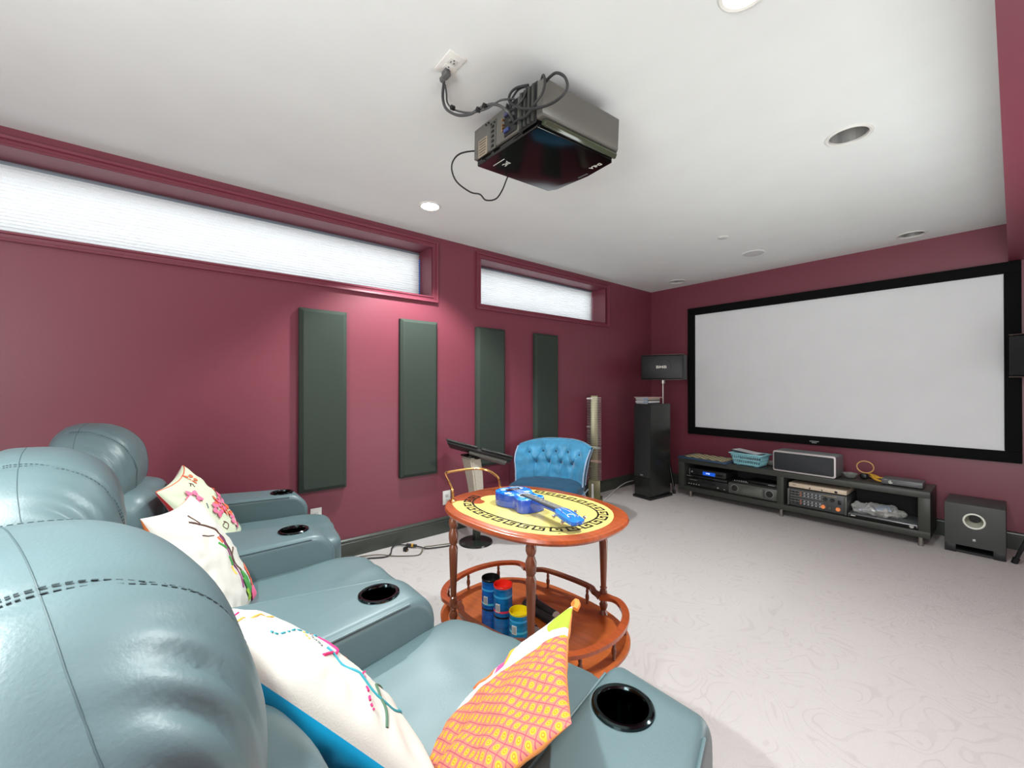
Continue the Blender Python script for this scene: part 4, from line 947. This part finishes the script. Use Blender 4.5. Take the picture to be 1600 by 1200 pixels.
ribbon(t, sf, [(-0.85, -0.22), (-0.74, -0.17), (-0.34, -0.14), (-0.04, -0.22)], .006, mag, dash=2); ribbon(t, sf, [(-0.34, 0.28), (-0.14, 0.33), (0.06, 0.38)], .005, gry, dash=2); ribbon(t, sf, [(-0.24, 0.38), (-0.04, 0.43)], .005, yl, dash=2)
b = B()
for i in range(7): petal(b, sf, .62, .35-.17*i, 2.0+.2*i, .28, .1, .002)
b.obj('applique_leaf', yl, t, smooth=180)
b = B(); petal(b, sf, .62, -.45, 2.2, .3, .16); petal(b, sf, .55, -.8, 1.8, .3, .2); b.obj('applique_flower', orp, t, smooth=180)
ribbon(t, sf, [(0.46, 0.38), (0.26, 0.28), (0.46, 0.08), (0.26, -0.07), (0.46, -0.22), (0.28, -0.42)], .005, orp)
b = B(); rf = random.Random(3)
for i in range(70):
    v_ = -.95+1.9*i/70; p_ = sf(1, v_, 1); q_ = sf(.93, v_, 1); d_ = (p_-q_).normalized()
    b.tube([p_, p_+d_*rf.uniform(.004, .012)+Vector((0, rf.uniform(-.004, .004), rf.uniform(.0, .006)))], .0006, 4, 1)
tag(b.obj('frayed_edge', whc, t, smooth=0), kind='stuff')
# patterned orange pillow against the near arm
pm = mat('ring_dot_cotton', (238, 160, 130), .85, bump=.15, bscale=400)
nt = pm.node_tree; N = nt.nodes; L = nt.links; pb_ = N['Principled BSDF']
tc = N.new('ShaderNodeTexCoord'); sp = N.new('ShaderNodeSeparateXYZ'); L.new(tc.outputs['UV'], sp.inputs[0])
def mth(op, a_, b_=None, c_=None):
    n = N.new('ShaderNodeMath'); n.operation = op
    for i, v in enumerate((a_, b_, c_)):
        if v is None: continue
        if hasattr(v, 'links'): L.new(v, n.inputs[i])
        else: n.inputs[i].default_value = v
    return n.outputs[0]
def mixc(f, a_, b_):
    n = N.new('ShaderNodeMixRGB'); L.new(f, n.inputs[0])
    for i, v in ((1, a_), (2, b_)):
        if hasattr(v, 'links'): L.new(v, n.inputs[i])
        else: n.inputs[i].default_value = lin(v)+(1,)
    return n.outputs[0]
ux, uy = sp.outputs[0], sp.outputs[1]
K = 21.0
a1 = mth('MULTIPLY', mth('ADD', ux, uy), K*.70); a2 = mth('MULTIPLY', mth('SUBTRACT', ux, uy), K*.70)
f1 = mth('SUBTRACT', mth('FRACT', mth('ADD', a1, 50.0)), .5); f2 = mth('SUBTRACT', mth('FRACT', mth('ADD', a2, 50.0)), .5)
dist = mth('SQRT', mth('ADD', mth('MULTIPLY', f1, f1), mth('MULTIPLY', f2, f2)))
edge = mth('MAXIMUM', mth('ABSOLUTE', f1), mth('ABSOLUTE', f2))
lat = mth('GREATER_THAN', edge, .45)
col = mixc(lat, (212, 118, 92), (160, 70, 92))
col = mixc(mth('LESS_THAN', dist, .30), col, (232, 160, 36)); col = mixc(mth('LESS_THAN', dist, .17), col, (226, 128, 22)); col = mixc(mth('LESS_THAN', dist, .07), col, (236, 190, 70))
# white border with blobs along the left edge (u small)
bd_ = mth('LESS_THAN', ux, .33)
by = mth('FRACT', mth('MULTIPLY', uy, 2.6)); bx = mth('MULTIPLY', ux, 3.7)
blob = mth('LESS_THAN', mth('ADD', mth('POWER', mth('SUBTRACT', by, .5), 2.0), mth('POWER', mth('MULTIPLY', mth('SUBTRACT', bx, .55), .5), 2.0)), .05)
cb_ = N.new('ShaderNodeValToRGB'); cb_.color_ramp.interpolation = 'CONSTANT'
cb_.color_ramp.elements[0].color = lin((170, 60, 120))+(1,); cb_.color_ramp.elements[1].position = .38; cb_.color_ramp.elements[1].color = lin((205, 80, 145))+(1,)
for p_, c_ in ((.6, (222, 178, 50)), (.78, (160, 176, 50))):
    e = cb_.color_ramp.elements.new(p_); e.color = lin(c_)+(1,)
L.new(uy, cb_.inputs[0])
bc = mixc(blob, (212, 211, 210), cb_.outputs[0]); col = mixc(bd_, col, bc)
L.new(col, pb_.inputs['Base Color'])
oba = mat('orange_back_cotton', (235, 150, 80), .8)
t, sf = pillow('patterned_pillow', 'orange pillow printed with yellow rings and a white border, leaning on the near arm', (2.385, -4.385, .575), (.66, -.742, .121), (.497, .55, .671), .42, .038, pm, oba, 13)
ribbon(t, sf, [(-.93, -.95), (-.80, -.75), (-.92, -.55), (-.78, -.35), (-.85, -.2), (-.95, -.1)], .011, mat('thread_rust', (225, 105, 50), .7), 'printed_vine')
b = B(); q = sf(-1, 1, 1)
b.tube([q, q+Vector((.008, .012, .004)), q+Vector((.024, .014, .002)), q+Vector((.034, .006, .0))], .0075, 8, 4); b.obj('corner_tassel', mat('tassel_orange', (245, 140, 60), .7), t)
q = sf(-1, -.66, 1); b = B(); b.sq(tuple(q+Vector((-.010, 0, .0))), (.013, .013, .010), 2, 5); b.obj('pom_pom', mat('pom_yellow', (235, 200, 70), .8), t)
t = thing('remote_control', 'black round-ended remote half hidden under the orange pillow', 'remote control', (2.27, -4.345, .478), radians(40))
B().sq((0, 0, .009), (.05, .021, .0095), 3, 6).obj('body', black_m, t)
b = B()
for i in range(3): b.cyl((-.02+.02*i, 0, .017), (-.02+.02*i, 0, .0195), .004, n=10)
b.obj('button', silver_m, t)
# ================================================================ BAR CART
woodm = mat('cherry_wood', (182, 84, 40), .28, spec=.6, var=.35, vscale=9, stretch=(1, 9, 1), coat=.4)
woodd = mat('walnut_wood', (140, 78, 48), .3, spec=.6, var=.3, vscale=9, stretch=(1, 1, .3), coat=.3)
woodt = mat('tray_wood', (192, 98, 44), .35, spec=.5, var=.25, vscale=7, stretch=(1, 8, 1), coat=.2)
yelt = mat('cream_yellow_laminate', (232, 214, 128), .22, spec=.6, coat=.3)
CA = .143
cart = thing('bar_cart', 'oval wooden bar cart with turned legs, Greek key top and brass handle', 'cart', (1.737, -3.70, 0), CA)
def sell(a_, b_, e, n=72, cx_=0, cy_=0, rot=0):
    out = []
    for i in range(n):
        t_ = 2*pi*i/n; x = a_*math.copysign(abs(cos(t_))**(2/e), cos(t_)); y = b_*math.copysign(abs(sin(t_))**(2/e), sin(t_))
        out.append((cx_+x*cos(rot)-y*sin(rot), cy_+x*sin(rot)+y*cos(rot)))
    return out
ZT = .71; OV = dict(e=2.5, cx_=.002, cy_=.012, rot=-.06)
b = B(); 
tb = bmesh.new(); rings = []
for (ins, z) in ((.02, -.028), (.006, -.024), (0, -.014), (.004, -.004), (.014, -.0005), (.018, -.001), (.02, 0)):
    rings.append([tb.verts.new((x, y, ZT+z)) for x, y in sell(.390-ins, .312-ins, n=96, **OV)])
for a_, c_ in zip(rings, rings[1:]):
    for i in range(96): tb.faces.new((a_[i], a_[(i+1) % 96], c_[(i+1) % 96], c_[i]))
tb.faces.new(rings[0][::-1]); tb.faces.new(rings[-1]); bmesh.ops.recalc_face_normals(tb, faces=tb.faces[:]); b._add(tb)
top = b.obj('tabletop', woodm, cart, smooth=30)
INL = [(-0.275, -0.19), (-0.181, -0.234), (-0.06, -0.255), (0.054, -0.26), (0.147, -0.25), (0.24, -0.214), (0.279, -0.185), (0.324, -0.125), (0.348, -0.036), (0.345, 0.05), (0.315, 0.13), (0.26, 0.20), (0.17, 0.25), (0.06, 0.268), (-0.046, 0.263), (-0.179, 0.235), (-0.252, 0.195), (-0.262, 0.165), (-0.235, 0.13), (-0.225, 0.085), (-0.245, 0.04), (-0.262, 0.006), (-0.262, -0.03), (-0.24, -0.055), (-0.205, -0.065), (-0.19, -0.095), (-0.205, -0.118), (-0.234, -0.118), (-0.265, -0.116), (-0.292, -0.135), (-0.292, -0.166)]
P_ = [Vector((x, y, 0)) for x, y in INL]; Q_ = []
for i in range(len(P_)):
    a_, b_, c_, d_ = P_[i-1], P_[i], P_[(i+1) % len(P_)], P_[(i+2) % len(P_)]
    for k in range(4): t_ = k/4; v = .5*((2*b_)+(-a_+c_)*t_+(2*a_-5*b_+4*c_-d_)*t_*t_+(-a_+3*b_-3*c_+d_)*t_**3); Q_.append((v.x, v.y))
B().prism(Q_, ZT-.0003, ZT+.0008).obj('yellow_inlay', yelt, top, smooth=0)
# Greek key band: meander boxes mapped on an oval path
path = sell(.298, .212, n=400, **OV); PV = [Vector((x, y, 0)) for x, y in path]
cum = [0]
for i in range(400): cum.append(cum[-1]+(PV[(i+1) % 400]-PV[i]).length)
TOT = cum[-1]
def onpath(s_, t_):
    s_ = s_ % TOT; import bisect
    i = bisect.bisect_right(cum, s_)-1; i = min(i, 399); f_ = (s_-cum[i])/(cum[i+1]-cum[i]); p = PV[i].lerp(PV[(i+1) % 400], f_)
    tg = (PV[(i+2) % 400]-PV[i-1]).normalized(); nn_ = Vector((tg.y, -tg.x, 0)); return p+nn_*t_
b = B(); NU = 28; UL = TOT/NU; ls = .0078; band = .044
def keybox(s0, s1, t0, t1):
    tb = bmesh.new(); n = max(1, int((s1-s0)/.008)); rows = []
    for i in range(n+1):
        s_ = s0+(s1-s0)*i/n; a_, c_ = onpath(s_, t0), onpath(s_, t1)
        rows.append([tb.verts.new((a_.x, a_.y, ZT+.0014)), tb.verts.new((c_.x, c_.y, ZT+.0014))])
    for a_, c_ in zip(rows, rows[1:]): tb.faces.new((a_[0], a_[1], c_[1], c_[0]))
    b._add(tb)
for u in range(NU):
    s0 = u*UL; fr = s0/TOT
    if .335 < fr < .52: continue          # left end is bare, as on the cart
    W_ = UL; h = band/2
    U = lambda q: s0+W_*q
    Tt = lambda q: -h+band*q
    keybox(U(0), U(0)+ls, Tt(0), Tt(1)); keybox(U(0), U(.74), Tt(1)-ls, Tt(1)); keybox(U(.74)-ls, U(.74), Tt(.30), Tt(1)); keybox(U(.36), U(.74), Tt(.30), Tt(.30)+ls); keybox(U(.36), U(.36)+ls, Tt(.30), Tt(.66)); keybox(U(0), U(1.0), Tt(0), Tt(0)+ls)
b.obj('greek_key_band', mat('key_pattern_black', (30, 26, 14), .35), top, smooth=0)
# turned legs
LEGP = [(.205, .2425), (-.205, .2425), (.205, -.2425), (-.205, -.2425)]
prof = [(0, .235), (.016, .236), (.019, .245), (.014, .256), (.011, .262), (.016, .275), (.018, .285), (.013, .298), (.010, .304), (.013, .309), (.010, .314), (.012, .322), (.016, .34), (.012, .352), (.0155, .357), (.0115, .362), (.013, .40), (.0165, .50), (.018, .555), (.0145, .566), (.0125, .572), (.017, .580), (.0195, .60), (.019, .618), (.0135, .633), (.012, .639), (.016, .646), (.019, .656), (.018, .67), (.014, .684), (.0, .686)]
lg = None
for x, y in LEGP:
    if lg is None: o = lg = B().lathe(prof, 24).obj('leg', woodd, cart)
    else: o = lg.copy(); COL.objects.link(o)
    o.location = (x, y, 0)
# trays
def tray(z, a_, b_, nm):
    b = B(); tb = bmesh.new(); R = []
    for ins, zz in ((.01, -.022), (.0, -.016), (0, -.006), (.006, 0)): R.append([tb.verts.new((x, y, z+zz)) for x, y in sell(a_-ins, b_-ins, n=72, e=2.6, rot=-.05)])
    for p, q in zip(R, R[1:]):
        for i in range(72): tb.faces.new((p[i], p[(i+1) % 72], q[(i+1) % 72], q[i]))
    tb.faces.new(R[0][::-1]); tb.faces.new(R[-1]); bmesh.ops.recalc_face_normals(tb, faces=tb.faces[:]); b._add(tb)
    return b.obj(nm, woodt, cart, smooth=30)
tr_ = tray(.245, .402, .306, 'lower_tray')
# gallery rail: bowed boards at both ends, straight boards front and back, bracket at each leg
ZR = .325
def strip(path_, w, z, th, m, nm='rail', par=None):
    tb = bmesh.new(); n = len(path_); P2 = [Vector((x, y, 0)) for x, y in path_]; rows = []
    for i, p in enumerate(P2):
        tg = (P2[min(i+1, n-1)]-P2[max(i-1, 0)]).normalized(); nn_ = Vector((-tg.y, tg.x, 0)); ww = w(i/(n-1)) if callable(w) else w
        rows.append([tb.verts.new((p+nn_*s*ww/2)+Vector((0, 0, z+dz))) for s, dz in ((-1, -th/2), (1, -th/2), (1, th/2), (-1, th/2))])
    for a_, c_ in zip(rows, rows[1:]):
        for k in range(4): tb.faces.new((a_[k], a_[(k+1) % 4], c_[(k+1) % 4], c_[k]))
    tb.faces.new(rows[0][::-1]); tb.faces.new(rows[-1]); bmesh.ops.recalc_face_normals(tb, faces=tb.faces[:])
    b = B(); b._add(tb); return b.obj(nm, m, par or cart, smooth=40)
def smoothpath(pts, n=8):
    P2 = [Vector((x, y, 0)) for x, y in pts]; out = []
    for i in range(len(P2)-1):
        a_, b_, c_, d_ = P2[max(i-1, 0)], P2[i], P2[i+1], P2[min(i+2, len(P2)-1)]
        for k in range(n): t_ = k/n; v = .5*((2*b_)+(-a_+c_)*t_+(2*a_-5*b_+4*c_-d_)*t_*t_+(-a_+3*b_-3*c_+d_)*t_**3); out.append((v.x, v.y))
    out.append((P2[-1].x, P2[-1].y)); return out
wend = lambda t_: .028+.030*max(0, abs(t_-.5)*2-.82)/.18
for s in (-1, 1):
    pth = smoothpath([(s*.205, -.228), (s*.275, -.232), (s*.345, -.165), (s*.382, -.06), (s*.385, .05), (s*.350, .16), (s*.28, .232), (s*.205, .228)])
    strip(pth, wend, ZR, .014, woodm, 'end_rail')
    pth = smoothpath([(-.205, s*.228), (-.165, s*.236), (-.13, s*.262), (-.06, s*.272), (.06, s*.272), (.13, s*.262), (.165, s*.236), (.205, s*.228)])
    strip(pth, lambda t_: .024+.034*max(0, abs(t_-.5)*2-.80)/.2, ZR, .014, woodd, 'side_rail')
bpf = [(0, .246), (.007, .247), (.005, .256), (.0085, .268), (.009, .280), (.0055, .292), (.0075, .300), (.0055, .31), (.006, .318), (0, .3185)]
bl = None
for x, y in ((.345, -.155), (.385, 0), (.345, .165), (-.345, -.155), (-.385, 0), (-.345, .165), (-.11, .266), (.11, .266), (-.11, -.266), (.11, -.266)):
    if bl is None: o = bl = B().lathe(bpf, 12).obj('baluster', woodd, cart)
    else: o = bl.copy(); COL.objects.link(o)
    o.location = (x, y, 0)
for s in (-1, 1):
    for sy in (-1, 1):
        b = B(); b.cyl((s*.25, sy*.18, .13), (s*.25, sy*.18, .224), .014); b.box((s*.25, sy*.18, .09), (.02, .036, .09), .004); c_ = b.obj('caster_fork', black_m, cart)
        b = B(); b.cyl((s*.25-.012, sy*.18, .05), (s*.25+.012, sy*.18, .05), .05, n=28); b.obj('wheel', rubber_m, c_)
b = B(); b.box((0, 0, .205), (.42, .40, .04), .006); b.obj('under_frame', woodd, cart)
# brass handle
b = B(); b.tube([(-.307, -.160, ZT-.002), (-.309, -.160, .74), (-.315, -.160, .765), (-.36, -.14, .785), (-.425, -.105, .80), (-.448, -.085, .805), (-.445, -.05, .806), (-.425, .03, .808), (-.40, .085, .805), (-.365, .112, .797), (-.315, .122, .775), (-.297, .122, .75), (-.293, .122, ZT-.002)], .0062, 10, 4); hn = b.obj('handle', brass_m, cart)
for x, y in ((-.307, -.160), (-.293, .122)): B().lathe([(.012, 0), (.012, .004), (.008, .009), (.0065, .012)], 20, Matrix.Translation((x, y, ZT+.0005))).obj('collar', brass_m, hn)
CT = Matrix.Translation((1.737, -3.70, 0)) @ Matrix.Rotation(CA, 4, 'Z')
def cw(x, y, z): v = CT @ Vector((x, y, z)); return (v.x, v.y, v.z)
# ================================================================ UKULELE
ua = math.atan2(-.128+.03, .335+.03)
uk = thing('ukulele', 'small glossy blue ukulele with a pale printed top lying on the cart', 'ukulele', cw(-.045, -.015, ZT+.0018), CA+math.atan2(-.10, .33))
UB = mat('ukulele_blue_side', (42, 84, 200), .12, spec=.7, coat=.6, var=.3, vscale=12); 
UT = mat('ukulele_top_print', (20, 150, 225), .15, coat=.6)
nt = UT.node_tree; N2 = nt.nodes; n_ = N2.new('ShaderNodeTexNoise'); n_.inputs['Scale'].default_value = 16; n_.inputs['Distortion'].default_value = 1.5
tc_ = N2.new('ShaderNodeTexCoord'); nt.links.new(tc_.outputs['Object'], n_.inputs['Vector']); cr_ = N2.new('ShaderNodeValToRGB'); cr_.color_ramp.elements[0].position = .45; cr_.color_ramp.elements[0].color = lin((10, 110, 215))+(1,)
cr_.color_ramp.elements[1].position = .62; cr_.color_ramp.elements[1].color = lin((190, 232, 245))+(1,); e = cr_.color_ramp.elements.new(.52); e.color = lin((30, 165, 230))+(1,)
nt.links.new(n_.outputs[0], cr_.inputs[0]); nt.links.new(cr_.outputs[0], N2['Principled BSDF'].inputs['Base Color'])
half = [(-.115, 0), (-.113, .03), (-.10, .058), (-.075, .076), (-.045, .080), (-.012, .070), (.015, .056), (.035, .051), (.06, .056), (.082, .061), (.102, .054), (.114, .03), (.117, 0)]
ctr = smoothpath(half, 5); outl = ctr[:-1]+[(x, -y) for x, y in reversed(ctr)][:-1]
b = B(); b.prism(outl, 0, .052, bevel=.003); b.obj('body', UB, uk, smooth=40)
b = B(); b.prism([(x*.985, y*.985) for x, y in outl], .0515, .0535); tpo = b.obj('printed_top', UT, uk, smooth=0)
b = B(); b.lathe([(0, .0537), (.024, .0537)], 28, Matrix.Translation((.045, 0, 0))); b.obj('sound_hole', mat('hole_dark', (16, 24, 50), .6), tpo)
b = B(); b.lathe([(.024, .0538), (.030, .0538)], 28, Matrix.Translation((.045, 0, 0))); b.obj('rosette', white_m, tpo)
b = B(); b.box((-.055, 0, .057), (.014, .062, .008), .002); b.obj('bridge', mat('bridge_rosewood', (60, 24, 34), .35), tpo)
for (x, y, r_) in ((-.07, .045, .013), (-.02, -.045, .016), (.0, .035, .012), (-.08, -.035, .012)):
    b = B()
    for i in range(5):
        a_ = 2*pi*i/5; tb = bmesh.new(); bmesh.ops.create_circle(tb, cap_ends=True, radius=r_*.5, segments=12); b._add(tb, Matrix.Translation((x+r_*.6*cos(a_), y+r_*.6*sin(a_), .0539)))
    b.obj('printed_flower', mat('flower_white', (225, 242, 248), .3), tpo, smooth=0)
b = B(); b.box((.19, 0, .048), (.17, .034, .014), .005); b.obj('neck', UB, uk)
b = B(); b.box((.165, 0, .0575), (.215, .036, .005), .001); fb = b.obj('fretboard', mat('fretboard_grey', (62, 70, 80), .35), uk)
b = B()
for i in range(13): b.box((.268-.19*(1-2**(-i/12))*1.0, 0, .0604), (.0016, .035, .0012))
b.obj('fret', steel_m, fb, smooth=0)
for x in (.205, .178, .155, .12): B().cyl((x, 0, .0598), (x, 0, .0606), .004, n=12).obj('inlay_dot', white_m, fb)
b = B(); HP = Matrix.Translation((.272, 0, .055)) @ Matrix.Rotation(radians(9), 4, 'Y')
b.prism([(0, -.019), (.018, -.03), (.05, -.033), (.108, -.029), (.116, -.012), (.112, 0), (.116, .012), (.108, .029), (.05, .033), (.018, .03), (0, .019)], -.010, .004, HP, .001); hs = b.obj('headstock', mat('headstock_blue', (20, 120, 225), .12, coat=.6), uk)
b = B()
for i in range(4):
    y0_ = (-.0135+.009*i); sy = -1 if i < 2 else 1; px = .045 if i in (1, 2) else .085
    b.tube([(-.055, y0_, .062), (.272, y0_*.75, .0612), (HP @ Vector((px, sy*.016, .008)))[:]], .0006, 4, 1)
b.obj('string', white_m, uk, smooth=0)
for sx in (.035, .085):
    for sy in (-1, 1):
        b = B(); b.T = HP; b.cyl((sx, sy*.016, .0), (sx, sy*.016, .012), .003, n=10); b.cyl((sx, sy*.03, -.004), (sx, sy*.046, -.004), .002, n=8); b.sq((sx, sy*.05, -.004), (.005, .006, .007), 3, 3); b.obj('tuning_peg', chrome_m, hs)
b = B(); b.T = HP; b.tube([(.07+.014*cos(a_*pi/8), .014*sin(a_*pi/8), .0045) for a_ in range(2, 15)], .0013, 5, 1); b.obj('printed_swirl', mat('flower_white', (225, 242, 248), .3), hs)
# ================================================================ CANS ON THE TRAY
def can(lab, x, y, h, cl, seed, group='tall snack drums on the cart tray'):
    t = thing('snack_drum', lab, 'can', cw(x, y, .2455), .4*seed, group); r_ = .036
    B().lathe([(0, 0), (r_*.96, 0), (r_, .004), (r_, h-.004)], 36).obj('wrapper', mat('wrapper_%d' % seed, (20, 88+20*seed, 200), .25, var=.6, vscale=22, stretch=(1, 1, 3)), t)
    lid = B().lathe([(r_*1.005, h-.008), (r_*1.02, h-.001), (r_*1.0, h), (r_*.95, h-.001), (r_*.93, h-.022), (r_*.3, h-.023), (0, h-.023)], 40).obj('lid', mat('lid_%d' % seed, cl, .3), t)
    for k_, (zz, c_) in enumerate(((.80, (60, 170, 225)), (.55, (235, 60, 90) if seed == 2 else (70, 190, 215)), (.45, (25, 30, 44)))):
        if seed == 3 and k_ == 2: continue
        B().lathe([(r_*1.004, h*zz), (r_*1.006, h*zz+.008)], 36).obj('printed_band', mat('band_%d_%d' % (k_, c_[0]), c_, .3), t)
    b = B(); T_ = Matrix.Rotation(radians(-70)-.4*seed, 4, 'Z')
    b.T = T_; b.box((r_*1.0, 0, h*.64), (.003, .018, .03)); lb = b.obj('barcode_label', white_m, t, smooth=0)
    b = B(); b.T = T_
    for q in range(5): b.box((r_*1.0+.0016, -.006+.003*q, h*.64), (.0008, .0012, .024))
    b.obj('barcode_lines', black_m, lb, smooth=0)
    return t, h, r_
can('blue printed drum with a sunken black lid, left of the red-lidded one', -.060, -.172, .215, (22, 22, 22), 1)
can('blue printed drum with a sunken bright red lid, middle of the three', .014, -.180, .215, (238, 50, 36), 2)
t, h, r_ = can('shorter turquoise drum with a sunken yellow lid, nearest the front leg', .110, -.195, .155, (236, 212, 20), 3)
b = B()
for i, x in enumerate((-.008, -.004, .006, .010)): b.box((x, -.006+.002*(i % 2), h-.0224), (.0016, .010, .0008), rot=(0, 0, .5))
b.obj('printed_marks', black_m, t, smooth=0)
# microphones and remote on the tray
mz = .2460
def mic(lab, p0, p1):
    a_ = Vector(cw(*p0, mz)); c_ = Vector(cw(*p1, mz)); d = c_-a_
    t = thing('microphone', lab, 'microphone', tuple(a_), math.atan2(d.y, d.x), 'black wireless microphones on the cart tray'); l = d.length
    B().cyl((0, 0, .022), (l*.72, 0, .019), .019, .015, 20).obj('handle', satin_m, t)
    B().cyl((-.004, 0, .022), (.0, 0, .022), .0195, n=20).obj('band', silver_m, t)
    B().sq((l*.72+.022, 0, .025), (.027, .0245, .0245), 2, 6).obj('mesh_head', mat('mic_mesh', (36, 38, 40), .4, bump=1, bscale=500), t)
mic('black microphone lying across the cart tray, farther from the drums', (.09, .055), (-.10, .105))
mic('black microphone lying beside the silver-buttoned remote', (.115, .012), (-.08, .045))
t = thing('remote_control', 'black remote with a round silver navigation pad on the cart tray', 'remote control', cw(.05, -.055, mz), CA-.42)
B().box((0, 0, .009), (.18, .046, .017), .006).obj('body', satin_m, t)
B().lathe([(0, .0195), (.008, .020), (.017, .020), (.018, .0175)], 24, Matrix.Translation((.035, 0, 0))).obj('round_pad', silver_m, t)
B().box((-.015, 0, .0185), (.045, .034, .002), .001).obj('button_plate', mat('pad_bluegrey', (150, 165, 175), .4), t)
b = B(); [b.cyl((.064, s*.012, .0175), (.064, s*.012, .0195), .003, n=10) for s in (-1, 1)]; b.obj('button', white_m, t); B().box((.077, 0, .018), (.003, .028, .002)).obj('print_line', silver_m, t, smooth=0)
t = thing('yellow_packet', 'small yellow packet peeking out between the orange pillow and near arm', 'packet', (2.03, -3.62, 0), .3)
B().box((0, 0, .02), (.11, .07, .04), .006).obj('wrapper', mat('packet_yellow', (225, 215, 40), .4), t); B().lathe([(0, .0405), (.014, .0405)], 16).obj('printed_dot', black_m, t, smooth=0)
